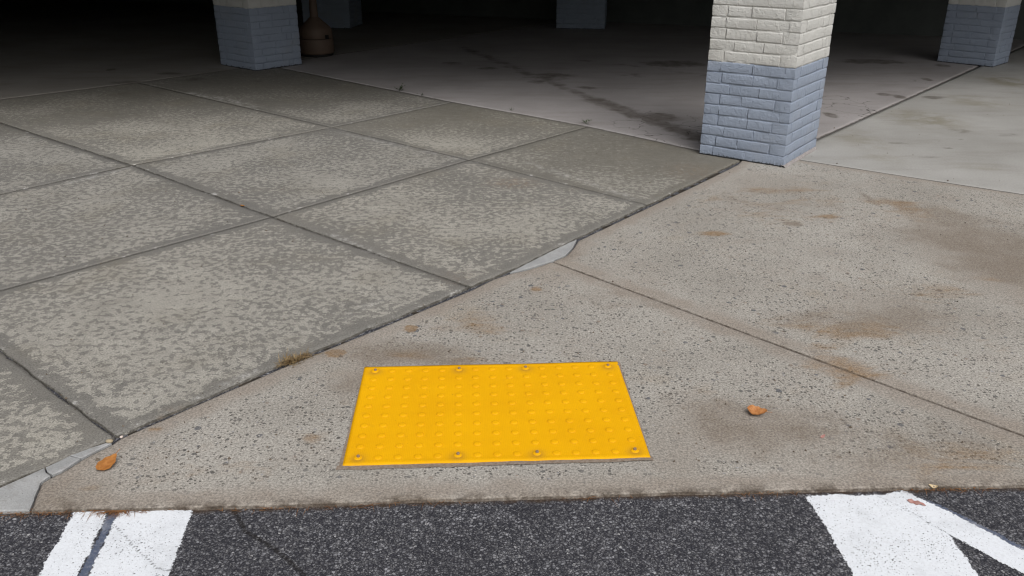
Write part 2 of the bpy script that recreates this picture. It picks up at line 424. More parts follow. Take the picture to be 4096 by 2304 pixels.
M_LEAF3 = mat_plain('pink_brown_leaf', (0.36, 0.17, 0.15), (0.46, 0.27, 0.24), 90, 0.7, 0.4)
M_LEAF4 = mat_plain('tan_leaf_scrap', (0.50, 0.38, 0.22), (0.62, 0.50, 0.32), 90, 0.7, 0.4)
M_STRAW = mat_plain('dry_straw', (0.12, 0.075, 0.035), (0.34, 0.25, 0.13), 30, 0.8, 0.2)
M_NEEDLE = mat_plain('fallen_needles', (0.13, 0.055, 0.025), (0.30, 0.15, 0.06), 30, 0.8, 0.2)
M_WEED = mat_plain('weed_green', (0.025, 0.045, 0.018), (0.06, 0.085, 0.03), 60, 0.6, 0.2)
M_STONE = mat_plain('tan_pebble', (0.33, 0.27, 0.18), (0.45, 0.38, 0.27), 80, 0.7, 0.3)
M_STONE2 = mat_plain('white_stone_chip', (0.62, 0.52, 0.47), (0.75, 0.67, 0.62), 80, 0.7, 0.3)
M_TAN = mat_plain('tan_plastic', (0.125, 0.088, 0.066), (0.145, 0.102, 0.076), 9, 0.55, 0.1)
M_BLACK = mat_plain('black_plastic', (0.012, 0.012, 0.012), (0.02, 0.02, 0.02), 30, 0.6, 0.1)
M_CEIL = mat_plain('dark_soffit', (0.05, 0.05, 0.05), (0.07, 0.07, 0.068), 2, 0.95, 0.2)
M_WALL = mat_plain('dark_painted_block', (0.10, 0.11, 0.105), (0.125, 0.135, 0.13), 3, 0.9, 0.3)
M_FACADE = mat_plain('facade_brick', (0.24, 0.18, 0.15), (0.30, 0.23, 0.19), 4, 0.9, 0.3)

# ------------------------------------------------------------------ slabs
def resample(pts, n):
    p = np.array(pts, float)
    d = np.r_[0, np.cumsum(np.linalg.norm(np.diff(p, axis=0), axis=1))]
    t = np.linspace(0, d[-1], n)
    return np.c_[np.interp(t, d, p[:, 0]), np.interp(t, d, p[:, 1])]

def seg_dist(P, poly, closed=False):
    q = np.array(poly, float)
    if closed: q = np.vstack([q, q[:1]])
    best = np.full(len(P), 1e9)
    for a, b in zip(q[:-1], q[1:]):
        ab = b - a
        t = np.clip(((P - a) @ ab) / max(ab @ ab, 1e-12), 0, 1)
        best = np.minimum(best, np.linalg.norm(P - (a + t[:, None] * ab), axis=1))
    return best

def inside(P, poly):
    q = np.array(poly, float)
    r = np.zeros(len(P), bool)
    for (x0, y0), (x1, y1) in zip(q, np.roll(q, -1, axis=0)):
        c = ((y0 > P[:, 1]) != (y1 > P[:, 1]))
        with np.errstate(divide='ignore', invalid='ignore'):
            r ^= c & (P[:, 0] < (x1 - x0) * (P[:, 1] - y0) / (y1 - y0) + x0)
    return r

def field(P, blobs=(), lines=()):
    v = np.zeros(len(P))
    for x, y, ax, ay, k in blobs:
        d = ((P[:, 0] - x) / ax) ** 2 + ((P[:, 1] - y) / ay) ** 2
        v = np.maximum(v, k * np.exp(-1.1 * d ** 1.5))
    for pts, w, k in lines:
        v = np.maximum(v, k * np.exp(-(seg_dist(P, pts) / w) ** 2))
    return v

def slab_free(name, outline, mat, parent=None, res=0.03, gap=0.001, chip=0.004, thick=0.06, fields=None, level=0.0):
    """A slab of any outline: chipped rim, inner rim, and a jittered grid inside, triangulated."""
    q = np.array(outline, float)
    q = np.vstack([q, q[:1]])
    L = np.linalg.norm(np.diff(q, axis=0), axis=1).sum()
    ring = resample(q, int(L / (res * 0.8)))[:-1]
    def inset(r, dist):
        t = np.roll(r, -1, axis=0) - np.roll(r, 1, axis=0)
        t /= np.linalg.norm(t, axis=1, keepdims=True)
        area = 0.5 * np.sum(r[:, 0] * np.roll(r[:, 1], -1) - np.roll(r[:, 0], -1) * r[:, 1])
        nr = np.c_[-t[:, 1], t[:, 0]] * (1 if area > 0 else -1)
        return r + nr * np.asarray(dist).reshape(-1, 1)
    n1 = vnoise(ring, 9, 1.3) + 0.6 * vnoise(ring, 31, 4.1)
    ring = inset(ring, gap + chip * np.clip(0.35 + n1, 0, 1.6))
    inner = inset(ring, np.full(len(ring), 0.009))
    gx = np.arange(ring[:, 0].min(), ring[:, 0].max(), res); gy = np.arange(ring[:, 1].min(), ring[:, 1].max(), res)
    X, Y = np.meshgrid(gx, gy, indexing='ij')
    X[:, 1::2] += res / 2
    P = np.c_[X.ravel(), Y.ravel()]
    P = P[inside(P, ring)]
    P = P[seg_dist(P, ring, True) > 0.009 + res * 0.6]
    n = len(ring)
    allp = np.vstack([ring, inner, P])
    from mathutils.geometry import delaunay_2d_cdt
    vo, _, fo, ov, _, _ = delaunay_2d_cdt([Vector(map(float, p)) for p in allp], [], [list(range(n))], 1, 1e-5)
    Pv = np.array([(v.x, v.y) for v in vo])
    rim = np.array([any(o < n for o in l) for l in ov])
    z = level + 0.0015 * vnoise(Pv, 1.1, 2.2) - np.where(rim, 0.003, 0)
    idx = {}
    for k, l in enumerate(ov):
        for o in l:
            if o < n: idx[o] = k
    ed = seg_dist(Pv, ring[::2], closed=True)
    m = len(Pv)
    V = np.vstack([np.c_[Pv, z], np.c_[ring, np.full(n, level - thick)]])
    F = [tuple(f) for f in fo]
    F += [(idx[k], m + k, m + (k + 1) % n, idx[(k + 1) % n]) for k in range(n) if idx[k] != idx[(k + 1) % n]]
    at = {'edge': np.r_[ed, np.zeros(n)]}
    for k in ('rust', 'dark', 'smooth', 'crack'):
        f = (fields or {}).get(k)
        at[k] = np.r_[field(Pv, *f), np.zeros(n)] if f else np.zeros(len(V))
    me = mesh(name, V, F, at)
    bm = bmesh.new(); bm.from_mesh(me)
    bmesh.ops.recalc_face_normals(bm, faces=bm.faces)
    if sum(f.normal.z * f.calc_area() for f in bm.faces) < 0: bmesh.ops.reverse_faces(bm, faces=bm.faces)
    bm.to_mesh(me); bm.free()
    return link(name, me, mat, parent, smooth=True)

def slab(name, sides, mat, parent=None, res=0.03, gaps=(0.004,) * 4, chip=0.004, thick=0.06, fields=None, level=0.0, tilt=None, wander=0.004):
    """A slab bounded by four polylines a(0->1) b(1->2) c(2->3) d(3->0): Coons grid, chipped and rounded
    edges, skirt down to its underside."""
    a, b, c, d = sides
    L = [np.linalg.norm(np.diff(np.array(s, float), axis=0), axis=1).sum() for s in sides]
    nu = max(6, int(max(L[0], L[2]) / res) + 1)
    nv = max(6, int(max(L[1], L[3]) / res) + 1)
    A, B = resample(a, nu), resample(b, nv)
    Cc, D = resample(c, nu)[::-1], resample(d, nv)[::-1]
    u = np.linspace(0, 1, nu)[:, None, None]; v = np.linspace(0, 1, nv)[None, :, None]
    G = (1 - v) * A[:, None] + v * Cc[:, None] + (1 - u) * D[None] + u * B[None] \
        - ((1 - u) * (1 - v) * A[0] + u * (1 - v) * A[-1] + u * v * Cc[-1] + (1 - u) * v * Cc[0])
    for row in (G[:, 0], G[-1, :], G[:, -1], G[0, :]):
        row += np.c_[vnoise(row, 7, 11.0) + 0.5 * vnoise(row, 22, 12.0), vnoise(row, 7, 13.0) + 0.5 * vnoise(row, 22, 14.0)] * wander
    def push(row, inner, g):
        dirv = inner - row
        dirv /= np.maximum(np.linalg.norm(dirv, axis=1, keepdims=True), 1e-9)
        n1 = vnoise(row, 9, 1.3) + 0.6 * vnoise(row, 31, 4.1)
        row += dirv * (g * 0.5 + min(chip, g) * 2.0 * np.clip(0.25 + n1, 0, 1.7))[:, None]
    push(G[:, 0], G[:, 1].copy(), gaps[0]); push(G[-1, :], G[-2, :].copy(), gaps[1])
    push(G[:, -1], G[:, -2].copy(), gaps[2]); push(G[0, :], G[1, :].copy(), gaps[3])
    P = G.reshape(-1, 2)
    ring = np.vstack([G[:, 0], G[-1, :], G[::-1, -1], G[0, ::-1]])
    ed = seg_dist(P, ring[::2], closed=True)
    gsides = [r_ for r_, g_ in ((G[:, 0], gaps[0]), (G[-1, :], gaps[1]), (G[:, -1], gaps[2]), (G[0, :], gaps[3])) if g_ > 0.0029]
    gd = np.min([seg_dist(P, r_[::2]) for r_ in gsides], axis=0) if gsides else np.ones(len(P))
    z = np.full(len(P), level)
    idx = np.arange(nu * nv).reshape(nu, nv)
    drop = np.zeros((nu, nv))
    for sl_, g_ in ((np.s_[:, 0], gaps[0]), (np.s_[-1, :], gaps[1]), (np.s_[:, -1], gaps[2]), (np.s_[0, :], gaps[3])):
        drop[sl_] = np.maximum(drop[sl_], 0.0035 if g_ > 0.0029 else 0.0007)
    z -= drop.ravel()
    z += 0.0015 * vnoise(P, 1.1, 2.2)
    if tilt is not None: z += tilt(P)
    faces = [(idx[i, j], idx[i + 1, j], idx[i + 1, j + 1], idx[i, j + 1]) for i in range(nu - 1) for j in range(nv - 1)]
    per = list(idx[:, 0]) + list(idx[-1, 1:]) + list(idx[-2::-1, -1]) + list(idx[0, -2:0:-1])
    base = len(P)
    V = np.vstack([np.c_[P, z], np.c_[P[per], np.full(len(per), level - thick)]])
    n = len(per)
    for k in range(n):
        faces.append((per[k], base + k, base + (k + 1) % n, per[(k + 1) % n]))
    at = {'edge': np.r_[ed, np.zeros(n)], 'groove': np.r_[gd, np.zeros(n)]}
    for k in ('rust', 'dark', 'smooth', 'crack'):
        f = (fields or {}).get(k)
        at[k] = np.r_[field(P, *f), np.zeros(n)] if f else np.zeros(len(V))
    me = mesh(name, V, faces, at)
    me.validate()
    bm = bmesh.new(); bm.from_mesh(me)
    top = sum(f.normal.z for f in bm.faces)
    if top < 0: bmesh.ops.reverse_faces(bm, faces=bm.faces)
    bm.to_mesh(me); bm.free()
    o = link(name, me, mat, parent, smooth=True)
    return o

# grid of the paving: rows run along the long joint, columns lead away from it
N00, N01, N02, N03 = (-1.236,2.275), (-0.180,3.474), (0.772,4.675), (1.559, 5.689)
N10, N11, N12, N13 = (-2.379, 3.254), (-1.305,4.438), (-0.293,5.658), (0.595,6.692)
N20, N21, N22, N23 = (-3.496, 4.208), (-2.498,5.495), (-1.407,6.633), (-0.528,7.650)
N30, N31, N32, N33 = (-5.939, 6.295), (-4.86, 7.418), (-3.720,8.604), (-2.75, 9.75)
N0m = (-1.565, 1.905)
N1m = (N10[0] * 2 - N11[0] - 0.02, N10[1] * 2 - N11[1])
N2m = (N20[0] * 2 - N21[0], N20[1] * 2 - N21[1])
MAIN01 = [N00, (-1.050,2.495), (-0.846,2.743), (-0.535,3.080), N01]
MAIN12 = [N01, (0.059,3.752), (0.326,4.106), N02]
MAIN23 = [N02, (1.102,5.096), (1.490,5.599), N03]
MAINm = [N0m, (-1.457,2.022), (-1.346,2.143), N00]

pave = empty('pavement', (0, 0, 0))
tag(pave, kind='structure')
def cell(p00, p01, p11, p10, gaps, **k):
    mk = lambda a: a if isinstance(a, list) else None
    return slab('concrete_slab', (p00, p01, p11, p10), M_SLAB, pave, gaps=gaps, **k)
W, MED, T = 0.007, 0.0035, 0.0006
s_rust = ([(*(0.003,5.108), 0.16, 0.12, 0.5), (*(-0.248,3.574), 0.10, 0.1, 0.2), (*(-1.096,2.402), 0.05, 0.05, 0.8), (*(1.159,5.397), 0.2, 0.2, 0.3)], [])
s_dark = ([(*(-3.208,8.776), 0.12, 0.10, 1.0), (*(-3.630,7.971), 0.10, 0.08, 0.6), (*(-2.577,8.673), 0.08, 0.08, 0.5), (*(-0.809,2.344), 0.05, 0.04, 0.5)], [])
s_chalk = ([], [([(0.910,6.464), (1.072,6.336), (1.194,6.188), (1.300,5.987)], 0.03, 1.0), ([(-2.994,8.043), (-2.605,7.741), (-2.231,7.426)], 0.05, 0.8), ([(-1.293,6.431), (-0.731,5.982), (-0.376,5.699)], 0.03, 0.5),
                ([(-0.998,2.583), (-0.909,2.712)], 0.015, 0.8), ([(-0.690,3.149), (-0.497,3.414)], 0.012, 0.6), ([(0.108,5.581), (0.719,4.788)], 0.03, 0.5), ([(-0.915,4.153), (-0.541,3.767)], 0.02, 0.7), ([(-2.699,5.075), (-2.486,5.446)], 0.02, 0.8), ([(-0.592,7.559), (-1.243,6.851)], 0.02, 0.4)])
FS = {'rust': s_rust, 'dark': s_dark, 'crack': s_chalk}
def FSs(k): return {'rust': s_rust, 'dark': s_dark, 'crack': s_chalk, 'smooth': ([(*k, 1.0)], [])}
cell(MAIN01, [N01, N11], [N11, N10], [N10, N00], (W, MED, T, MED), fields=FS)
cell(MAIN12, [N02, N12], [N12, N11], [N11, N01], (W, T, T, MED), fields=FS)
cell(MAIN23, [N03, N13], [N13, N12], [N12, N02], (W, 0.004, T, T), fields=FSs((1.0, 5.9, 1.3, 1.2)))
cell([N10, N11], [N11, N21], [N21, N20], [N20, N10], (T, MED, MED, MED), fields=FS)
cell([N11, N12], [N12, N22], [N22, N21], [N21, N11], (T, T, MED, MED), fields=FS)
cell([N12, N13], [N13, N23], [N23, N22], [N22, N12], (T, 0.004, T, T), fields=FSs((-0.3, 7.2, 1.2, 1.0)))
cell([N20, N21], [N21, N31], [N31, N30], [N30, N20], (MED, MED, 0.003, MED), res=0.045, fields=FSs((-4.6, 7.0, 1.0, 1.4)))
cell([N21, N22], [N22, N32], [N32, N31], [N31, N21], (MED, T, 0.003, MED), res=0.04, fields=FSs((-3.6, 8.2, 1.6, 1.6)))
cell([N22, N23], [N23, N33], [N33, N32], [N32, N22], (T, 0.004, 0.003, T), res=0.04, fields=FSs((-2.2, 8.9, 1.8, 1.8)))
cell(MAINm, [N00, N10], [N10, N1m], [N1m, N0m], (0.004, MED, T, MED), fields=FS)
cell([N1m, N10], [N10, N20], [N20, N2m], [N2m, N1m], (T, MED, MED, MED), res=0.05, fields=FS)

# the two ramp slabs
CURB = [(-2.343,1.874), (-1.825,1.898), (-1.404,1.921), (-1.188,1.926), (-0.950,1.934), (-0.712,1.944), (-0.473,1.956), (-0.318,1.969), (-0.096,1.981), (0.184,1.997),
        (0.489,2.014), (0.696,2.020), (0.927,2.031), (1.193,2.042), (1.481,2.053), (1.984,2.075), (2.707,2.104)]
K = (0.188,3.787)
AJ = (1.853, 2.049)
XR = (6.4, 2.44)
ramp_top = [K, (0.132,3.733), (0.070,3.680), (-0.004,3.638), (-0.086,3.566), (-0.177,3.443), (-0.528,3.055), (-0.838,2.722), (-1.042,2.480), (-1.223,2.264)]
ramp_left = [(-1.223,2.264), (-1.229,2.237), (-1.256,2.199), (-1.287,2.153), (-1.310,2.095), (-1.332,2.070), (-1.347,2.038), (-1.330,1.971), (-1.313,1.910)]
curb_n = [(-1.313,1.910), (-1.182,1.917), (-0.945,1.925), (-0.708,1.935), (-0.470,1.947), (-0.317,1.961), (-0.096,1.971), (0.183,1.987), (0.486,2.003), (0.692,2.010), (0.921,2.020), (1.186,2.031), (1.472,2.042), AJ]
ramp = empty('ramp', (0, 0, 0))
tag(ramp, kind='structure')
R_rust = [(*(1.357,3.055,0.363,0.180), 0.6), (*(1.267,2.159,0.311,0.103), 0.5), (*(1.208,2.728,0.187,0.150), 0.6), (*(1.534,4.647,0.542,0.370), 0.4), (*(2.137,4.581,0.290,0.288), 0.5), (*(-0.796,2.167,0.358,0.166), 0.35), (*(-0.167,3.008,0.171,0.211), 0.5), (*(1.366,3.038,0.236,0.078), 0.9), (*(1.200,2.916,0.106,0.033), 0.9), (*(2.235,4.655,0.125,0.126), 0.8), (*(1.051,4.186,0.093,0.055), 0.8), (*(1.617,4.975,0.264,0.100), 0.7),
          (*(1.213,2.743,0.101,0.106), 0.8), (*(1.841,2.928,0.076,0.067), 0.7), (*(1.808,3.435,0.261,0.131), 0.5), (*(1.312,2.129,0.201,0.028), 0.8), (*(1.239,2.233,0.049,0.065), 0.6),
          (*(-0.144,3.015,0.070,0.123), 0.55), (*(-0.380,2.830,0.103,0.051), 0.6), (*(-0.655,2.844,0.036,0.026), 3.0), (*(0.103,3.450,0.031,0.026), 1.1), (*(-0.164,2.794,0.088,0.028), 0.6),
          (*(-1.198,2.012,0.051,0.024), 0.9), (*(-1.129,2.319,0.031,0.014), 1.0), (*(-0.626,2.265,0.037,0.031), 0.7), (*(-0.556,2.493,0.040,0.103), 0.45), (*(1.246,3.055,0.032,0.072), 0.6),
          (*(-0.649,2.254,0.074,0.044), 0.35), (*(-0.912,2.086,0.093,0.039), 0.35), (*(-0.399,3.052,0.019,0.025), 3.0), (*(0.659,2.502,0.080,0.156), 0.35), (*(1.722,4.472,0.087,0.048), 0.8), (*(2.149,3.596,0.145,0.057), 0.5), (*(-1.232,2.295,0.050,0.023), 0.4)]
R_dark = [(*(0.788,2.378,0.335,0.217), 0.7), (*(2.380,4.011,0.358,0.884), 0.85), (*(2.140,4.185,0.289,0.184), 0.7), (*(-0.352,2.839,0.385,0.128), 0.7), (*(1.479,3.167,0.423,0.230), 0.6), (*(-1.280,2.008,0.180,0.111), 0.6), (*(0.458,3.317,0.270,0.207), 0.35), (*(1.263,2.288,0.312,0.204), 0.45), (*(1.531,4.798,0.604,0.313), 0.4), (*(2.342,3.900,0.233,0.579), 0.75), (*(2.153,4.216,0.270,0.056), 0.55), (*(1.271,4.086,0.222,0.071), 0.4), (*(0.744,2.308,0.251,0.137), 0.55), (*(-0.552,2.628,0.083,0.141), 0.5),
          (*(0.491,2.217,0.085,0.129), 0.4), (*(-0.478,2.791,0.204,0.074), 0.45), (*(1.608,3.327,0.169,0.166), 0.4), (*(2.078,4.804,0.033,0.172), 0.6), (*(1.501,4.349,0.055,0.039), 1.0),
          (*(1.006,2.321,0.033,0.021), 0.9), (*(0.289,3.827,0.209,0.095), 0.4), (*(-0.273,1.963,0.100,0.014), 1.0), (*(1.147,2.158,0.310,0.062), 0.35), (*(-1.260,2.036,0.068,0.075), 0.35)]
R_smooth = [(*(2.295,3.846,0.307,0.649), 0.9), (*(0.750,2.331,0.291,0.163), 0.9), (*(-0.543,2.657,0.112,0.143), 0.7), (*(-0.422,2.807,0.220,0.081), 0.7), (*(0.487,2.196,0.097,0.149), 0.5),
            (*(1.131,2.118,0.353,0.080), 0.7), (*(-1.264,2.045,0.125,0.114), 0.7), (*(1.558,3.246,0.266,0.199), 0.5), (*(1.501,5.127,0.345,0.263), 0.4), (*(0.276,3.626,0.254,0.144), 0.5)]
RF = {'rust': (R_rust, []), 'dark': (R_dark, []), 'smooth': (R_smooth, []), 'crack': ([(*(-0.272,1.955,0.110,0.021), 1.0)], [(curb_n + [(1.852,2.058)], 0.016, 1.0)])}
slab_free('concrete_slab', curb_n + [(1.064,2.871)] + ramp_top + ramp_left[1:-1], M_RAMP, ramp, res=0.024, fields=RF, chip=0.002)
D1 = (1.825, 5.775)
slab_free('concrete_slab', [(1.856, 2.050), (1.068,2.877), (0.192,3.792), (0.258,3.861), (0.299,3.957), (0.333,4.077), (0.776,4.638), (1.106,5.053), (1.494,5.559), N03,
                            D1, (1.987,5.657), (2.632,5.185), (3.033,4.895), (6.2, 2.6), (6.2, 2.36), (1.972,2.064), (1.472,2.042)],
          M_RAMP, ramp, res=0.027, fields=RF, chip=0.002)

# garage floors
floor = empty('garage_floor', (0, 0, 0))
tag(floor, kind='structure')
FR1 = (5.143, 9.724); FR2 = (11.6, 17.42)
A4b = (6.4, 21.58)
F_dark = [(*(0.374,9.093,0.290,0.250), 0.8), (*(-0.260,9.549,0.130,0.137), 0.8), (*(1.180,7.042,0.230,0.218), 1.0), (*(1.802,9.936,0.407,0.265), 0.9), (*(0.320,8.731,0.160,0.185), 0.8), (*(-0.672,9.880,0.179,0.146), 0.6),
          (*(0.733,8.405,0.116,0.108), 0.7), (*(3.476,8.085,0.067,0.080), 1.3), (*(3.573,7.988,0.059,0.118), 1.2), (*(2.654,7.145,0.053,0.112), 1.4), (*(4.248,8.929,0.058,0.097), 1.2), (*(4.830,9.859,0.090,0.145), 0.9), (*(1.247,9.111,0.250,0.150), 0.5), (*(4.178,10.140,0.417,0.245), 0.8), (*(1.352,6.405,0.090,0.131), 0.8)]
F_line = [([(-0.660,11.269), (0.360,8.732), (0.753,7.765)], 0.10, 0.6), ([(0.753,7.765), (1.030,7.150), (1.221,6.702), (1.399,6.341)], 0.13, 0.9), ([(2.039,9.128), (1.376,9.781), (0.740,10.213)], 0.10, 0.4)]
F_crack = [(*(1.185,6.673,0.437,0.711), 1.0), (*(2.976,7.482,0.383,0.700), 0.8), (*(4.015,8.691,0.321,0.460), 0.5)]
FF = {'dark': (F_dark, F_line), 'crack': (F_crack, [])}
slab('floor_slab', ([N03, N13, N23, N33], [N33, A4b], [A4b, FR2], [FR2, FR1, (2.311, 6.355), N03]), M_FMID, floor, res=0.05, gaps=(0.003, 0.003, 0.001, 0.006), fields=FF, chip=0.005)
slab('floor_slab', ([N30, N31, N32, N33], [N33, A4b], [A4b, (-12, 27)], [(-12, 27), (-18, 16), N30]), M_FLEFT, floor, res=0.09, gaps=(0.003, 0.003, 0.001, 0.001),
     fields={'dark': ([(*(-3.769,8.580,0.273,0.112), 0.8), (*(-3.580,9.135,0.165,0.101), 0.8), (*(0.052,11.795,0.318,0.245), 0.7), (*(-1.416,10.817,0.292,0.173), 0.7), (*(-4.310,9.380,0.051,0.079), 1.2)], [])})
E_dark = [(*(3.345,6.307,0.030,0.038), 0.9), (*(3.119,6.013,0.029,0.035), 0.9), (*(3.256,6.062,0.086,0.036), 0.35), (*(3.410,6.570,0.217,0.110), 0.4), (*(3.882,7.955,0.148,0.097), 0.8), (*(2.817,6.175,0.088,0.049), 0.6), (*(3.772,6.442,0.152,0.106), 0.35), (*(2.843,5.775,0.110,0.043), 0.4)]
E_rust = [(*(3.386,7.002,0.295,0.401), 0.8), (*(5.041,8.827,0.245,0.378), 1.0), (*(4.157,7.771,0.253,0.336), 0.6), (*(2.547,5.717,0.136,0.149), 0.5), (*(3.124,5.520,0.158,0.100), 0.4), (*(2.572,6.295,0.178,0.381), 0.5)]
slab('floor_slab', ([D1, (2.311, 6.355), FR1, FR2], [FR2, (14, 12)], [(14, 12), (6.2, 2.6)], [(6.2, 2.6), (3.033,4.895), (2.632,5.185), (1.987,5.657), D1]), M_FRIGHT, floor, res=0.05,
     gaps=(0.006, 0.001, 0.001, 0.001), fields={'dark': (E_dark, []), 'rust': (E_rust, [])})

# dirt packed in the open joints
def strip(name, pts, w, mat, z, parent=None, jit=0.2, step=0.02):
    p = resample(pts, max(3, int(sum(np.linalg.norm(np.diff(np.array(pts), axis=0), axis=1)) / step)))
    t = np.gradient(p, axis=0); t /= np.linalg.norm(t, axis=1, keepdims=True)
    nrm = np.c_[-t[:, 1], t[:, 0]]
    j = 1 + jit * vnoise(p, 25, 3.3); j2 = 1 + jit * vnoise(p, 25, 8.3)
    zz = z + 0.002 * vnoise(p, 18, 5.0)
    V = np.vstack([np.c_[p + nrm * (w / 2 * j)[:, None], zz], np.c_[p - nrm * (w / 2 * j2)[:, None], zz + 0.0007]])
    n = len(p)
    me = mesh(name, V, [(k + 1, k, n + k, n + k + 1) for k in range(n - 1)])
    return link(name, me, mat, parent)
tag(strip('joint_dirt', MAINm + MAIN01[1:] + MAIN12[1:] + MAIN23[1:], 0.05, M_SOIL, -0.013), 'dark dirt packed in the long joint between paving and ramp', 'dirt', kind='stuff')

# ------------------------------------------------------------------ road: one sheet to the horizon, finer where it is seen close
def axis(lo, hi, fine, far):
    a = np.arange(lo, hi, fine)
    g = [hi]
    d = fine
    while g[-1] < far: d *= 1.5; g.append(g[-1] + d)
    h = [lo]; d = fine
    while h[-1] > -far: d *= 1.5; h.append(h[-1] - d)
    return np.array(h[:0:-1] + list(a) + g)
xs, ys = axis(-1.7, 1.9, 0.009, 260), axis(1.35, 2.1, 0.009, 260)
XX, YY = np.meshgrid(xs, ys, indexing='ij')
RP = np.c_[XX.ravel(), YY.ravel()]
ROAD_Z = -0.012
CRACKS = [([(-0.765,1.932), (-0.741,1.894), (-0.719,1.861), (-0.707,1.841), (-0.665,1.813), (-0.613,1.774), (-0.573,1.737), (-0.521,1.686), (-0.467,1.618)], 0.0095, 1.05),
          ([(-1.078,1.874), (-1.026,1.827), (-0.993,1.796), (-0.965,1.765), (-0.927,1.735), (-0.888,1.699), (-0.857,1.690), (-0.794,1.643)], 0.006, 1.0),
          ([(-0.993,1.796), (-1.002,1.757), (-1.016,1.754)], 0.004, 0.8)]
near = (np.abs(RP[:, 0]) < 2.5) & (np.abs(RP[:, 1] - 1.7) < 0.7)
crk = np.zeros(len(RP)); crk[near] = field(RP[near], (), CRACKS)
cb = np.full(len(RP), 1.0); cb[near] = seg_dist(RP[near], CURB)
ii = np.arange(len(xs) * len(ys)).reshape(len(xs), len(ys))
rf = np.c_[ii[:-1, :-1].ravel(), ii[1:, :-1].ravel(), ii[1:, 1:].ravel(), ii[:-1, 1:].ravel()]
road = link('road', mesh('road', np.c_[RP, np.full(len(RP), ROAD_Z)], rf, {'crack': crk, 'curb': cb}), M_ASPH)
tag(road, kind='structure')

# painted markings
def marking(name, poly, mat, z, label=None, parent=None, grow=0.02, res=0.008):
    q = np.array(poly, float)
    gx = np.arange(q[:, 0].min() - grow, q[:, 0].max() + grow, res)
    gy = np.arange(q[:, 1].min() - grow, q[:, 1].max() + grow, res)
    X, Y = np.meshgrid(gx, gy, indexing='ij')
    P = np.c_[X.ravel(), Y.ravel()]
    d = seg_dist(P, q, closed=True); d[~inside(P, q)] *= -1
    id_ = np.arange(len(P)).reshape(len(gx), len(gy))
    keep = d > -grow
    F = np.c_[id_[:-1, :-1].ravel(), id_[1:, :-1].ravel(), id_[1:, 1:].ravel(), id_[:-1, 1:].ravel()]
    F = F[keep[F].all(axis=1)]
    used = np.unique(F); mp = np.full(len(P), -1); mp[used] = np.arange(len(used))
    cr_ = field(P[used], (), CRACKS[1:])
    me = mesh(name, np.c_[P[used], np.full(len(used), z)], mp[F], {'edge': d[used], 'crack': cr_})
    o = link(name, me, mat, parent)
    if label: tag(o, label, 'road marking', 'white stripes painted on the asphalt')
    return o
PZ = ROAD_Z + 0.0016
narrow = [(-1.198,1.915), (-1.192,1.922), (-1.155,1.926), (-1.120,1.925), (-1.105,1.911), (-1.088,1.786), (-1.076,1.671), (-1.008,1.054), (-1.096,1.053), (-1.170,1.671)]
wide = [(-1.077,1.919), (-1.045,1.923), (-0.948,1.927), (-0.877,1.929), (-0.863,1.796), (-0.849,1.672), (-0.797,1.054), (-0.985,1.054), (-1.047,1.671), (-1.071,1.874)]
wideR = [(0.831,1.999), (0.920,2.011), (0.997,2.006), (1.056,2.008), (1.111,1.930), (1.159,1.847), (1.167,1.682), (1.189,1.141), (0.846,1.060), (0.852,1.681), (0.848,1.804), (0.843,1.901)]
diagR = [(1.036,2.006), (1.086,2.017), (1.120,2.027), (1.137,2.014), (1.186,1.958), (1.329,1.775), (1.683,1.319), (1.639,1.267), (1.280,1.687), (1.159,1.847), (1.100,1.930)]
blueL = [(-1.203,1.910), (-1.199,1.926), (-1.147,1.931), (-1.115,1.928), (-1.136,1.907), (-1.187,1.900)]
blueG = [(-1.103,1.907), (-1.072,1.918), (-1.073,1.874), (-1.048,1.671), (-0.986,1.054), (-1.005,1.054), (-1.073,1.671), (-1.084,1.786)]
blueR = [(1.146,2.012), (1.197,1.962), (1.250,1.900), (1.338,1.792), (1.696,1.334), (1.677,1.311), (1.321,1.762), (1.181,1.948)]
mk1 = marking('road_stripe', narrow, M_PAINT, PZ, 'narrow white painted stripe at left with a blue tip near the curb')
mk2 = marking('road_stripe', wide, M_PAINT, PZ, 'wide cracked white painted stripe at left beside the narrow one')
mk3 = marking('road_stripe', wideR, M_PAINT, PZ, 'wide white painted stripe at right with ragged left edge')
mk4 = marking('road_stripe', diagR, M_PAINT, PZ + 0.0003, 'diagonal white painted stripe at far right with blue outer edge')
marking('old_blue_edge', blueL, M_BLUE, PZ - 0.0008, parent=mk1)
marking('old_blue_edge', blueG, M_BLUE, PZ - 0.0008, parent=mk2)
marking('old_blue_edge', blueR, M_BLUE, PZ - 0.0008, parent=mk4)

# ------------------------------------------------------------------ mortar patches
def patch(name, poly, mat, z, parent=None, thick=0.03):
    bm = bmesh.new()
    q = np.array(poly, float)
    pts = []
    for a, b in zip(q, np.roll(q, -1, axis=0)):
        n = max(1, int(np.linalg.norm(b - a) / 0.012))
        for k in range(n):
            pts.append(a + (b - a) * k / n)
    pts = np.array(pts)
    cen = pts.mean(axis=0)
    jx, jy = vnoise(pts, 40, 2.0), vnoise(pts, 40, 6.0)
    pts = pts + np.c_[jx, jy] * 0.0018
    top = [bm.verts.new((p[0], p[1], z - 0.002)) for p in pts]
    f = bm.faces.new(top)
    r = bmesh.ops.extrude_face_region(bm, geom=[f])
    for v in [g for g in r['geom'] if isinstance(g, bmesh.types.BMVert)]:
        v.co.z = z - thick
    r2 = bmesh.ops.inset_region(bm, faces=[f], thickness=0.004, depth=0.0)
    for v in f.verts: v.co.z = z
    bmesh.ops.triangulate(bm, faces=[g for g in bm.faces if len(g.verts) > 4])
    return link(name, bm_mesh(name, bm), mat, parent)
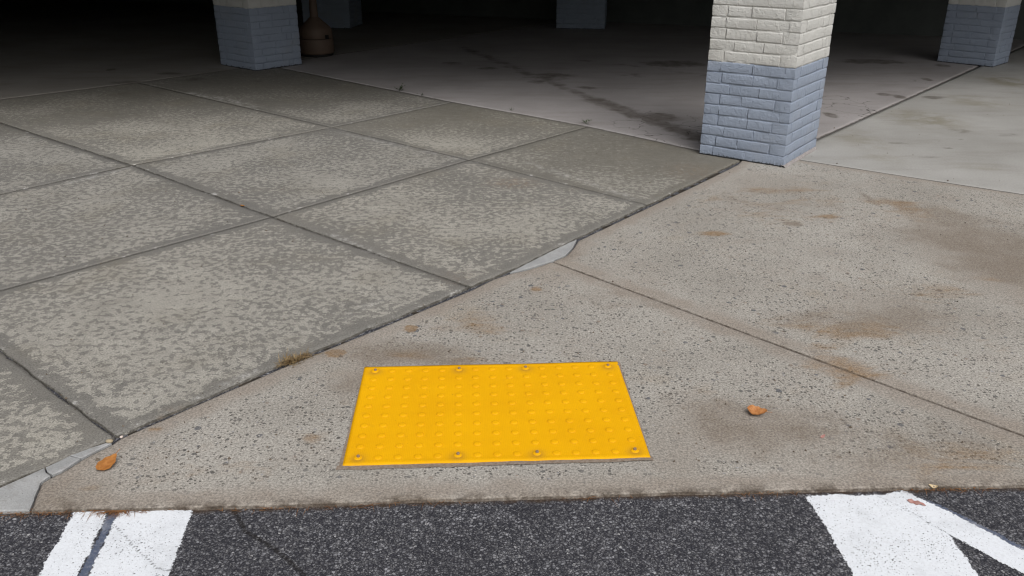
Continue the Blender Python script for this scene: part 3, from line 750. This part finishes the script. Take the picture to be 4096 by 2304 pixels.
cres = patch('mortar_patch', [(-0.009,3.648), (0.071,3.760), (0.175,3.901), (0.274,4.030), (0.327,4.094), (0.296,3.965), (0.258,3.873), (0.197,3.799), (0.132,3.746), (0.070,3.694), (0.022,3.658)], M_MORTAR, 0.001)
tag(cres, 'pale crescent of mortar filling the chipped joint behind the yellow mat', 'mortar patch')
wedge = empty('mortar_patch', (0, 0, 0))
tag(wedge, 'cracked pale grey wedge of mortar at the lower left curb', 'mortar patch')
patch('mortar_piece', [(-1.56, 1.912), (-1.453,2.014), (-1.414,2.062), (-1.375,2.110), (-1.361,2.090), (-1.339,2.072), (-1.351,2.040), (-1.333,1.972), (-1.317,1.912), (-1.395,1.910), (-1.459,1.907)], M_MORTAR, 0.0, wedge)
patch('mortar_piece', [(-1.372,2.113), (-1.329,2.172), (-1.291,2.157), (-1.313,2.100), (-1.335,2.076), (-1.356,2.091)], M_MORTAR, 0.001, wedge)
patch('mortar_piece', [(-1.328,2.174), (-1.284,2.215), (-1.244,2.247), (-1.233,2.241), (-1.259,2.204), (-1.289,2.159)], M_MORTAR, 0.001, wedge)

# ------------------------------------------------------------------ yellow tactile mat
mTL, mTR, mBR, mBL = [np.array(p) for p in ((-0.525,2.736), (0.388,2.776), (0.415,2.169), (-0.503,2.114))]
mcen = (mTL + mTR + mBR + mBL) / 4
myaw = math.atan2(*((mTR - mTL) + (mBR - mBL))[::-1])
MWd, MHt = 0.918, 0.608
mat_o = empty('tactile_mat', (mcen[0], mcen[1], 0.0), myaw)
tag(mat_o, 'bright yellow tactile paving mat with rows of raised domes bolted to the ramp', 'tactile mat')
def mat_local(u, v):  # u, v in -1..1
    return u * MWd / 2, v * MHt / 2
gx = np.unique(np.r_[np.linspace(-MWd / 2, MWd / 2, 93), [-MWd / 2 + 0.020, MWd / 2 - 0.020, -MWd / 2 + 0.017, MWd / 2 - 0.017]])
gy = np.unique(np.r_[np.linspace(-MHt / 2, MHt / 2, 63), [-MHt / 2 + 0.020, MHt / 2 - 0.020, -MHt / 2 + 0.017, MHt / 2 - 0.017]])
X, Y = np.meshgrid(gx, gy, indexing='ij')
P = np.c_[X.ravel(), Y.ravel()]
db = np.minimum(MWd / 2 - np.abs(P[:, 0]), MHt / 2 - np.abs(P[:, 1]))
z = np.interp(db, [0, 0.003, 0.017, 0.0205, 1], [0.0042, 0.0050, 0.0050, 0.0045, 0.0049]) + 0.0012 * vnoise(P, 4.5, 9.0)
wav = 0.0020 * vnoise(P, 5.0, 3.0) * np.clip(1 - (MHt / 2 - P[:, 1]) / 0.1, 0, 1)
pitch_d = 0.0597
cols = [(c - 7) * pitch_d for c in range(15)]
rows = [(4.5 - r) * pitch_d for r in range(10)]
BOLT = {(r, c) for r in (0, 9) for c in (0, 5, 9, 14)}
gr = np.zeros(len(P))
for r, c in BOLT:
    d = np.hypot(P[:, 0] - cols[c], P[:, 1] - rows[r] + 0.006)
    gr = np.maximum(gr, 0.8 * np.exp(-(d / 0.022) ** 2))
idm = np.arange(len(P)).reshape(len(gx), len(gy))
mf = list(map(tuple, np.c_[idm[:-1, :-1].ravel(), idm[1:, :-1].ravel(), idm[1:, 1:].ravel(), idm[:-1, 1:].ravel()]))
per = list(idm[:, 0]) + list(idm[-1, 1:]) + list(idm[-2::-1, -1]) + list(idm[0, -2:0:-1])
n0 = len(P); n = len(per)
V = np.vstack([np.c_[P[:, 0], P[:, 1] + wav, z], np.c_[P[per], np.full(n, -0.004)]])
mf += [(per[k], n0 + k, n0 + (k + 1) % n, per[(k + 1) % n]) for k in range(n)]
link('mat_sheet', mesh('mat_sheet', V, mf, {'grime_and_tone': np.r_[gr, np.zeros(n)]}), M_YEL, mat_o, smooth=True)
def dome_mesh():
    prof = [(0.0140, -0.002), (0.0128, 0.0003), (0.0115, 0.0013), (0.0098, 0.0021), (0.0070, 0.0026), (0.0, 0.0028)]
    seg = 14
    V, F = [], []
    for r, h in prof[:-1]:
        V += [(r * math.cos(2 * math.pi * k / seg), r * math.sin(2 * math.pi * k / seg), h) for k in range(seg)]
    V.append((0, 0, prof[-1][1]))
    for i in range(len(prof) - 2):
        F += [(i * seg + k, i * seg + (k + 1) % seg, (i + 1) * seg + (k + 1) % seg, (i + 1) * seg + k) for k in range(seg)]
    b = (len(prof) - 2) * seg
    F += [(b + k, b + (k + 1) % seg, len(V) - 1) for k in range(seg)]
    me = mesh('dome', V, F, {'grime_and_tone': [0.40 if v[2] < 0.001 and v[1] < 0 else (0.15 if v[2] < 0.001 else 0.0) for v in V]})  # lower ring of each dome is darker, most on its near half
    me.materials.append(M_YEL); me.shade_smooth()
    return me
def rivet_mesh():
    bm = bmesh.new()
    bmesh.ops.create_cone(bm, cap_ends=True, segments=12, radius1=0.0054, radius2=0.0047, depth=0.006)
    top = [f for f in bm.faces if f.normal.z > 0.9]
    bmesh.ops.inset_region(bm, faces=top, thickness=0.0015, depth=0.0006)
    me = bm_mesh('rivet', bm); me.materials.append(M_RIVET)
    return me
DOME, RIVET = dome_mesh(), rivet_mesh()
for r in range(10):
    for c in range(15):
        zz = 0.0048 + 0.0012 * mnoise.noise((cols[c] * 4.5 + 9, rows[r] * 4.5 - 9, 15.3))
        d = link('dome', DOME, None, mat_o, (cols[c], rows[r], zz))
        if (r, c) in BOLT:
            link('rivet', RIVET, None, d, (0.001, 0.002, 0.0042))
seal = strip('sealant_bead', [mBL + (-0.012, -0.004), mBR + (0.010, -0.004)], 0.022, M_SEAL, 0.0022, jit=0.35)
seal.parent = mat_o; seal.matrix_parent_inverse = (Matrix.Translation((mcen[0], mcen[1], 0)) @ Matrix.Rotation(myaw, 4, 'Z')).inverted()
for a, b in ((mBL, mTL), (mTR, mBR)):
    s_ = strip('sealant_bead', [a, b], 0.011, M_SEAL, 0.0024, jit=0.4)
    s_.parent = mat_o; s_.matrix_parent_inverse = seal.matrix_parent_inverse.copy()

# ------------------------------------------------------------------ brick pillars
CO = 0.0706            # one course: brick and bed joint
def brick_mesh(seed):
    """unit brick: length 1 along x, 0.1 m deep along y, 0.0615 m high, worn rounded edges"""
    nx, ny, nz = 5, 2, 2
    bm = bmesh.new()
    vs = {}
    H, Dp = 0.0652, 0.1
    xsb = [0, 0.02, 0.35, 0.65, 0.98, 1.0]; ysb = [0, 0.5, 1.0]; zsb = [0, 0.12, 0.88, 1.0]
    def vert(i, j, k):
        if (i, j, k) not in vs:
            x, y, zq = xsb[i] - 0.5, (ysb[j] - 0.5) * Dp, (zsb[k] - 0.5) * H
            onx, ony, onz = i in (0, 5), j in (0, 2), k in (0, 3)
            p = Vector((x, y, zq))
            if onx + ony + onz >= 2:                      # round the arrises
                if ony and onz: p.y *= 0.972
                if onx and not ony: p.x *= 0.993
                if onz: p.z *= 0.972
            q = Vector((x * 3 + seed * 3.1, y * 12, zq * 18 + seed))
            if ony: p.y += 0.0045 * mnoise.noise(q) + 0.001 * mnoise.noise(q * 3)
            if onz: p.z += 0.0026 * mnoise.noise(q + Vector((5, 2, 1)))
            if onx: p.x += 0.005 * mnoise.noise(q + Vector((1, 7, 3)))
            vs[(i, j, k)] = bm.verts.new(p)
        return vs[(i, j, k)]
    I, J, Kk = 5, 2, 3
    for i in range(I):
        for k in range(Kk):
            for j in (0, J):
                bm.faces.new((vert(i, j, k), vert(i + 1, j, k), vert(i + 1, j, k + 1), vert(i, j, k + 1)))
        for j in range(J):
            for k in (0, Kk):
                bm.faces.new((vert(i, j, k), vert(i + 1, j, k), vert(i + 1, j + 1, k), vert(i, j + 1, k)))
    for j in range(J):
        for k in range(Kk):
            for i in (0, I):
                bm.faces.new((vert(i, j, k), vert(i, j + 1, k), vert(i, j + 1, k + 1), vert(i, j, k + 1)))
    me = bm_mesh('brick', bm)
    me.materials.append(M_BRICK)
    me.shade_smooth()
    return me
BRICKS = [brick_mesh(s) for s in range(9)]

def pillar(corner, yaw, w, d, courses, label, height=2.448, seed=0):
    """corner: nearest bottom corner; the front face runs left from it (w), the side face right-back (d)"""
    rr = random.Random(seed)
    t = empty('brick_pillar', (corner[0], corner[1], 0), yaw)
    tag(t, label, 'pillar', 'painted brick pillars of the garage')
    def rows_for(k):
        """list of (x0, x1, y0, y1, along) in pillar space: x from -w to 0, y from 0 to d"""
        out = []
        th = 0.1
        full_x = k % 2 == 0
        def split(a, b, off):
            L = b - a
            unit = 0.2127
            cuts = [a]
            x = a + (off if off > 0.06 else unit)
            while x < b - 0.05:
                cuts.append(x + rr.uniform(-0.012, 0.012)); x += unit
            cuts.append(b)
            return list(zip(cuts[:-1], cuts[1:]))
        xa, xb = (-w, 0) if full_x else (-w + th + 0.009, -th - 0.009)
        ya, yb = (0, d) if not full_x else (th + 0.009, d - th - 0.009)
        o1 = (0.10, 0.16)[k % 4 // 2] if full_x else (0.155, 0.05)[k % 4 // 2]
        for a, b in split(xa, xb, o1):
            out.append((a, b, 0, th, 'x')); out.append((-w - b + 0.0 if False else a, b, d - th, d, 'x'))
        for a, b in split(ya, yb, o1 * 0.8 + 0.03):
            out.append((-th, 0, a, b, 'y')); out.append((-w, -w + th, a, b, 'y'))
        return out
    up = bmesh.new()
    for k in range(int(height / CO)):
        zc = (k + 0.5) * CO
        for x0, x1, y0, y1, al in rows_for(k):
            me = BRICKS[rr.randrange(9)]
            cx, cy = (x0 + x1) / 2, (y0 + y1) / 2
            L = ((x1 - x0) if al == 'x' else (y1 - y0)) + 0.0020
            rz = (0 if al == 'x' else math.pi / 2) + (math.pi if rr.random() < 0.5 else 0) + rr.uniform(-0.004, 0.004)
            off = rr.uniform(-0.0012, 0.0012)
            lz = zc + rr.uniform(-0.0018, 0.0018)
            if k < courses:
                o = link('brick', me, None, t, (cx + off, cy + off, lz))
                o.rotation_euler = (rr.uniform(-0.012, 0.012), rr.uniform(-0.006, 0.006), rz)
                o.scale = (L, 1, 1)
            else:
                tmp = me.copy()
                tmp.transform(Matrix.Translation((cx + off, cy + off, lz)) @ Matrix.Rotation(rz, 4, 'Z') @ Matrix.Diagonal((L, 1, 1, 1)))
                up.from_mesh(tmp)
                bpy.data.meshes.remove(tmp)
    me = bpy.data.meshes.new('upper_brickwork'); up.to_mesh(me); up.free(); me.shade_smooth()
    u_ = link('upper_brickwork', me, M_BRICK, t); u_['kind'] = 'stuff'
    # mortar core, slightly behind the brick faces, faces divided so that the joints waver
    ins = 0.0034
    bm = bmesh.new()
    bmesh.ops.create_cube(bm, size=1)
    bmesh.ops.subdivide_edges(bm, edges=bm.edges[:], cuts=14, use_grid_fill=True)
    for v in bm.verts:
        v.co = Vector((-w / 2 + v.co.x * (w - 2 * ins), d / 2 + v.co.y * (d - 2 * ins), height / 2 + v.co.z * height))
        q = v.co * 9 + Vector((seed, 0, 0))
        v.co.x += 0.0016 * mnoise.noise(q); v.co.y += 0.0016 * mnoise.noise(q + Vector((4, 4, 4)))
    link('mortar_core', bm_mesh('mortar_core', bm), M_BRICK, t, smooth=True)
    return t
near_pillar = pillar((1.776, 5.492), math.radians(-36.0), 0.590, 0.655, 15, 'nearest brick pillar, white above blue grey, at the ramp corner', seed=1)
pillar((-2.738, 9.308), math.radians(-39.9), 0.654, 0.600, 11, 'blue grey painted brick pillar at left beside the tan receptacle', seed=2)
pillar((5.337, 9.739), math.radians(-45.0), 0.600, 0.500, 11, 'blue grey painted brick pillar at far right past the pale slab', seed=3)
pillar((1.36, 13.22), math.radians(-8.0), 0.72, 0.6, 8, 'dim brick pillar deep in the garage left of the nearest pillar', seed=4)
pillar((-2.41, 13.20), math.radians(-8.0), 0.72, 0.6, 8, 'shadowed brick pillar behind the tan receptacle', seed=5)

bm = bmesh.new()
for k in range(24):
    t_ = k / 23
    y_ = -0.01 + 0.64 * t_
    wv_ = 0.020 + 0.006 * mnoise.noise((y_ * 11, 0, 0))
    for x_, z_ in ((-0.01, -0.01), (-0.01, 0.016), (wv_ * 0.45, 0.012), (wv_, 0.003), (wv_ + 0.002, -0.01)):
        bm.verts.new((x_, y_, z_ + (0.002 * mnoise.noise((y_ * 20, x_ * 50, 1)) if z_ > 0 else 0)))
bm.verts.ensure_lookup_table()
for k in range(23):
    for j in range(4):
        bm.faces.new([bm.verts[k * 5 + j], bm.verts[k * 5 + j + 1], bm.verts[(k + 1) * 5 + j + 1], bm.verts[(k + 1) * 5 + j]])
M_FIL = mat_plain('pinkish_mortar', (0.24, 0.22, 0.21), (0.36, 0.33, 0.325), 60, 0.9, 0.5)
link('mortar_fillet', bm_mesh('mortar_fillet', bm), M_FIL, near_pillar)

# ------------------------------------------------------------------ garage building over the floor
def box(name, lo, hi, mat, parent):
    bm = bmesh.new(); bmesh.ops.create_cube(bm, size=1)
    for v in bm.verts:
        v.co = Vector([(l + h) / 2 + c * (h - l) for l, h, c in zip(lo, hi, v.co)])
    return link(name, bm_mesh(name, bm), mat, parent)
def prism(name, poly, z0, z1, mat, parent):
    bm = bmesh.new()
    f = bm.faces.new([bm.verts.new((x, y, z0)) for x, y in poly])
    r = bmesh.ops.extrude_face_region(bm, geom=[f])
    for v in r['geom']:
        if isinstance(v, bmesh.types.BMVert): v.co.z = z1
    return link(name, bm_mesh(name, bm), mat, parent)
garage = empty('garage_building', (0, 14, 0))
tag(garage, 'dark back wall and low roof of the open garage behind the pillars', 'building')
garage_inv = Matrix.Translation((0, -14, 0))
EDGE_L, EDGE_R = (-24, 2.30), (24, 10.05)
CEIL = 2.45
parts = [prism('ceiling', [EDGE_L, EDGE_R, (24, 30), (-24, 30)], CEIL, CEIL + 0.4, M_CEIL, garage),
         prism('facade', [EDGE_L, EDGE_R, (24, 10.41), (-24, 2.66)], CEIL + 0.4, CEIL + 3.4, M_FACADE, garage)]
parts.append(prism('shade_beam', [(-24, 2.302), (24, 10.052), (24, 10.38), (-24, 2.63)], 2.3, CEIL - 0.001, M_CEIL, garage))  # unseen drop beam, added to cut sky light reaching the deep garage
bw0, bw1 = np.array((-20.0, 22.4)), np.array((16.0, 8.80))
dv = (bw1 - bw0) / np.linalg.norm(bw1 - bw0); nv_ = np.array((-dv[1], dv[0]))
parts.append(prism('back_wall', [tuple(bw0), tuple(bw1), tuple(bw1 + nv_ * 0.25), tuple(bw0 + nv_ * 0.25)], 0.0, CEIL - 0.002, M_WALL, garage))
parts.append(prism('shade_wall', [(-14, 5.2), (-13.7, 5.2), (-13.7, 20), (-14, 20)], 0.0, CEIL - 0.002, M_WALL, garage))  # unseen wall, added to close the left side against sky light
for p_ in parts: p_.matrix_parent_inverse = garage_inv

# unseen green ring, added to block the low sky and darken the garage
hv, hf = [], []
nh = 96
for k in range(nh):
    a = 2 * math.pi * k / nh
    for rad, hh in ((40, -0.6), (54, 13.0), (90, 21.0)):
        hv.append((rad * math.cos(a), rad * math.sin(a), hh * (1 + 0.18 * mnoise.noise((math.cos(a) * 5, math.sin(a) * 5, rad * 0.02))) if hh > 0 else hh))
for k in range(nh):
    for j in range(2):
        hf.append((k * 3 + j, ((k + 1) % nh) * 3 + j, ((k + 1) % nh) * 3 + j + 1, k * 3 + j + 1))
M_SKYBLOCK = mat_plain('sky_block_green', (0.035, 0.05, 0.022), (0.07, 0.08, 0.04), 0.4, 1.0, 0.5)
tag(link('sky_block_ring', mesh('sky_block_ring', hv, hf), M_SKYBLOCK, smooth=True), kind='structure')

# ------------------------------------------------------------------ cigarette receptacle
def lathe(name, prof, mat, parent, seg=40):
    V, F = [], []
    for r, h in prof:
        V += [(r * math.cos(2 * math.pi * k / seg), r * math.sin(2 * math.pi * k / seg), h) for k in range(seg)]
    for i in range(len(prof) - 1):
        F += [(i * seg + k, i * seg + (k + 1) % seg, (i + 1) * seg + (k + 1) % seg, (i + 1) * seg + k) for k in range(seg)]
    F.append(tuple(range(seg - 1, -1, -1))); F.append(tuple((len(prof) - 1) * seg + k for k in range(seg)))
    return link(name, mesh(name, V, F), mat, parent, smooth=True)
rc = empty('cigarette_receptacle', (-2.335, 10.50, 0), 0)
tag(rc, 'tan bottle shaped cigarette receptacle with a tall neck behind the left pillar', 'receptacle')
lathe('foot_rim', [(0.185, 0.0), (0.192, 0.004), (0.192, 0.020), (0.187, 0.026)], M_BLACK, rc)
base = lathe('base', [(0.190, 0.026), (0.203, 0.034), (0.207, 0.05), (0.204, 0.13), (0.201, 0.192), (0.196, 0.198)], M_TAN, rc)
lathe('seam', [(0.193, 0.197), (0.193, 0.205)], M_BLACK, rc)
hood = lathe('hood', [(0.196, 0.203), (0.199, 0.208), (0.198, 0.245), (0.194, 0.290), (0.186, 0.312), (0.170, 0.330), (0.130, 0.365), (0.092, 0.398), (0.066, 0.424), (0.056, 0.434)], M_TAN, rc)
lathe('neck', [(0.050, 0.430), (0.048, 0.445), (0.044, 0.60), (0.041, 0.90), (0.045, 0.93), (0.058, 0.95), (0.060, 1.0), (0.052, 1.03), (0.02, 1.045)], M_TAN, rc)
la = math.radians(-38)
lt = box('latch', (-0.012, -0.022, -0.022), (0.012, 0.022, 0.022), M_BLACK, hood)
lt.location = (0.196 * math.cos(la), 0.196 * math.sin(la), 0.226); lt.rotation_euler = (0, 0, la)

# ------------------------------------------------------------------ leaves, weeds, straw, pebbles
def leaf(name, loc, L, Wd, yaw, mat, label, curl=0.02, fold=0.3, tip=0.7, up=0.003, stem=True, lobes=0.0, seed=0, tilt=(0, 0)):
    nu, nv = 15, 9
    V, F = [], []
    for i in range(nu):
        t = i / (nu - 1)
        w = Wd * 0.5 * (math.sin(math.pi * min(1, t ** tip)) ** 0.75 if 0 < t < 1 else 0.03) * (1 + lobes * math.sin(t * 19 + seed))
        for j in range(nv):
            s = j / (nv - 1) * 2 - 1
            x = (t - 0.5) * L
            y = s * w + 0.05 * Wd * math.sin(t * 3 + seed)
            zq = up + abs(s) ** 1.6 * fold * w + curl * (t - 0.45) ** 2 * 4 * (1 if seed % 2 else 0.6)
            zq += 0.004 * mnoise.noise((x * 60 + seed, y * 60, seed)) + 0.002
            V.append((x, y, max(zq, 0.0012)))
    for i in range(nu - 1):
        for j in range(nv - 1):
            F.append((i * nv + j, (i + 1) * nv + j, (i + 1) * nv + j + 1, i * nv + j + 1))
    # underside 0.5 mm below so that the blade has thickness
    n = len(V)
    V += [(a, b, c - 0.0006) for a, b, c in V]
    F += [tuple(n + q for q in f[::-1]) for f in F]
    o = link(name, mesh(name, V, F), mat, None, loc, smooth=True)
    o.rotation_euler = (Matrix.Rotation(tilt[0], 3, 'X') @ Matrix.Rotation(tilt[1], 3, 'Y') @ Matrix.Rotation(yaw, 3, 'Z')).to_euler()
    tag(o, label, 'leaf')
    if stem:
        bm = bmesh.new(); bmesh.ops.create_cone(bm, segments=6, radius1=0.0009, radius2=0.0006, depth=L * 0.3)
        bmesh.ops.rotate(bm, verts=bm.verts, matrix=Matrix.Rotation(math.pi / 2 * 0.93, 3, 'Y'))
        st = link('stem', bm_mesh('stem', bm), mat, o, (L * 0.60, 0.0, up + curl * 0.5 + 0.004))
    return o
lA, lB, lC, lD = (-1.190,2.120), (0.803,2.424), (1.134,1.970), (1.209,2.036)
leaf('leaf', (*lA, 0.006), 0.068, 0.050, math.radians(60), M_LEAF, 'flat orange dead leaf lying on the ramp at lower left', 0.008, 0.03, 0.72, seed=2, tilt=(math.radians(16), math.radians(-4)), lobes=0.06, up=0.006)
leaf('leaf', (*lB, 0.002), 0.064, 0.046, math.radians(-14), M_LEAF2, 'curled brown dead leaf on the ramp right of the yellow mat', 0.014, 0.38, 0.75, seed=3, lobes=0.10, tilt=(math.radians(10), 0))
leaf('leaf', (*lC, PZ), 0.050, 0.016, math.radians(-30), M_LEAF3, 'pinkish brown leaf scrap stuck on the white stripe', 0.001, 0.05, 0.8, up=0.001, stem=False, lobes=0.35, seed=4)
leaf('leaf', (*lD, ROAD_Z + 0.004), 0.026, 0.014, math.radians(-15), M_LEAF4, 'small tan leaf scrap at the curb above the diagonal stripe', 0.006, 0.3, 0.9, stem=False, seed=5)
leaf('leaf', (*(0.974,2.284), 0.0), 0.018, 0.010, 0.4, M_LEAF3, 'tiny pink leaf scrap on the ramp right of the curled leaf', 0.002, 0.1, 0.9, stem=False, seed=6)
leaf('leaf', (*(-1.516,4.612), 0.0), 0.035, 0.018, -0.5, M_LEAF, 'tiny orange leaf scrap on the paving joint', 0.004, 0.2, 0.9, stem=False, seed=7)

def blades(bm, base, n, L, spread, lean, r, w=0.0012, zmin=0.0):
    for _ in range(n):
        a = r.uniform(0, 2 * math.pi)
        e = r.uniform(*lean)
        l = r.uniform(*L)
        d = Vector((math.cos(a) * math.cos(e), math.sin(a) * math.cos(e), math.sin(e)))
        p = Vector(base) + Vector((r.gauss(0, spread[0]), r.gauss(0, spread[1]), 0))
        side = d.cross(Vector((0, 0, 1))).normalized() * w
        q = p + d * l * 0.5 + Vector((0, 0, 0.002)); e2 = p + d * l + Vector((0, 0, -l * 0.15))
        p.z = max(p.z, zmin); q.z = max(q.z, zmin + 0.0012); e2.z = max(e2.z, zmin + 0.001)
        vv = [bm.verts.new(p - side), bm.verts.new(p + side), bm.verts.new(q + side * 0.8), bm.verts.new(q - side * 0.8), bm.verts.new(e2)]
        bm.faces.new(vv[:4]); bm.faces.new((vv[3], vv[2], vv[4]))
rr = random.Random(3)
bm = bmesh.new()
for t in np.linspace(0, 1, 14):
    a, b = np.array((-0.831,2.755)), np.array((-0.755,2.824))
    p = a + (b - a) * t
    blades(bm, (p[0], p[1], -0.004), 14, (0.015, 0.05), (0.008, 0.008), (0.05, 0.6), rr, 0.0012)
p = (-0.803,2.773)
blades(bm, (p[0], p[1], -0.002), 100, (0.025, 0.052), (0.015, 0.011), (0.15, 1.3), rr, 0.0012)
tag(link('dried_grass_tuft', bm_mesh('dried_grass_tuft', bm), M_STRAW), 'dried straw coloured grass tuft in the long joint', 'grass tuft')

def weed(loc, s, n, label, seed):
    r = random.Random(seed)
    t = empty('weed', (*loc, -0.004))
    tag(t, label, 'weed', 'weeds growing in the garage joint')
    bm = bmesh.new(); st = bmesh.new()
    for _ in range(n):
        a = r.uniform(0, 6.28); e = r.uniform(0.35, 1.2); l = s * r.uniform(0.6, 1.1)
        d = Vector((math.cos(a) * math.cos(e), math.sin(a) * math.cos(e), math.sin(e)))
        sd = d.cross(Vector((0, 0, 1))).normalized()
        q = d * l
        v1 = [st.verts.new(sd * 0.001), st.verts.new(-sd * 0.001), st.verts.new(q - sd * 0.0008), st.verts.new(q + sd * 0.0008)]
        st.faces.new(v1)
        for m_ in range(3):
            f = q * (0.5 + 0.25 * m_)
            a2 = a + r.uniform(-1.4, 1.4)
            dd = Vector((math.cos(a2), math.sin(a2), 0.35)).normalized() * s * 0.35
            ss = dd.cross(Vector((0, 0, 1))).normalized() * s * 0.13
            bm.faces.new([bm.verts.new(f), bm.verts.new(f + dd * 0.5 + ss), bm.verts.new(f + dd), bm.verts.new(f + dd * 0.5 - ss)])
    link('foliage', bm_mesh('foliage', bm), M_WEED, t); link('stem', bm_mesh('stem', st), M_WEED, t)
weed((-1.076,8.201), 0.07, 10, 'low dark weed in the joint nearest the left pillar', 1)
weed((-0.842,7.965), 0.035, 6, 'small second weed in the joint from the left pillar', 4)
weed((-0.002,7.295), 0.03, 5, 'tiny weed midway along the joint between two pillars', 2)
weed((0.588,6.764), 0.06, 5, 'small weed at the joint crossing left of the nearest pillar', 3)

def pebble(name, loc, r, mat, label, seed):
    bm = bmesh.new(); bmesh.ops.create_icosphere(bm, subdivisions=2, radius=1)
    for v in bm.verts:
        v.co = v.co * (1 + 0.2 * mnoise.noise(v.co * 1.3 + Vector((seed, 0, 0))))
        v.co = Vector((v.co.x * r[0], v.co.y * r[1], v.co.z * r[2]))
    o = link(name, bm_mesh(name, bm), mat, None, loc, smooth=True)
    o.rotation_euler = (0.1, 0.1, seed)
    tag(o, label, 'pebble')
pebble('pebble', (*(-1.239,2.242), 0.006), (0.012, 0.007, 0.006), M_STONE, 'rounded tan pebble at the tip of the mortar wedge', 0.3)
pebble('pebble', (*(-1.216,2.273), 0.001), (0.006, 0.0045, 0.004), M_STONE2, 'white stone chip in the long joint beside the tan pebble', 1.1)

# needles and crumbs swept against the curb
bm = bmesh.new()
r = random.Random(11)
cpts = resample(CURB[2:15], 260)
for k, p in enumerate(cpts):
    dens = max(0.0, mnoise.noise((p[0] * 3.1, 4.2, 0)) + 0.25)
    extra = 14 if math.hypot(p[0] - (-1.09), p[1] - 1.905) < 0.05 else 0
    blades(bm, (p[0], p[1] - 0.010, ROAD_Z + 0.003), int(dens * 6) + extra, (0.012, 0.05), (0.010, 0.007), (0.0, 0.12), r, 0.0007, zmin=ROAD_Z + 0.004)
    for _ in range(int(dens * 3)):
        c = Vector((p[0] + r.gauss(0, 0.01), p[1] - abs(r.gauss(0.006, 0.010)), ROAD_Z + 0.005)); s = r.uniform(0.0015, 0.005)
        bm.faces.new([bm.verts.new(c + Vector((s * math.cos(a) * r.uniform(0.5, 1), s * math.sin(a) * r.uniform(0.5, 1), r.uniform(0, 0.003)))) for a in (0, 1.6, 3.1, 4.7)])
tag(link('needle_litter', bm_mesh('needle_litter', bm), M_NEEDLE), 'brown needles and crumbs swept along the asphalt edge', 'litter', kind='stuff')

# crumbs of leaf and grit lying about on the concrete
bm = bmesh.new()
r = random.Random(21)
for _ in range(420):
    y = 2.15 + 6.0 * r.random() ** 1.8
    x = r.uniform(-0.62, 0.62) * y
    q_ = np.array([[x, y]])
    s_ = r.uniform(0.0015, 0.0045) * (1.8 if r.random() < 0.06 else 1.0)
    a0 = r.uniform(0, 6.28)
    c = Vector((x, y, 0.0035))
    if abs(x + 0.055) < 0.48 and 2.1 < y < 2.8: continue
    ring = [Vector((s_ * r.uniform(0.6, 1.4) * math.cos(a0 + k * 1.257), s_ * r.uniform(0.5, 1.0) * math.sin(a0 + k * 1.257), 0)) for k in range(5)]
    topv = bm.verts.new(c + Vector((0, 0, s_ * 0.7)))
    vs_ = [bm.verts.new(c + v - Vector((0, 0, 0.003))) for v in ring]
    for k in range(5): bm.faces.new((vs_[k], vs_[(k + 1) % 5], topv))
M_GRIT = mat_plain('grit_crumbs', (0.07, 0.055, 0.042), (0.20, 0.165, 0.13), 25, 0.9, 0.2)
tag(link('scattered_grit', bm_mesh('scattered_grit', bm), M_GRIT), 'tiny dark crumbs of grit scattered over the concrete', 'grit', kind='stuff')
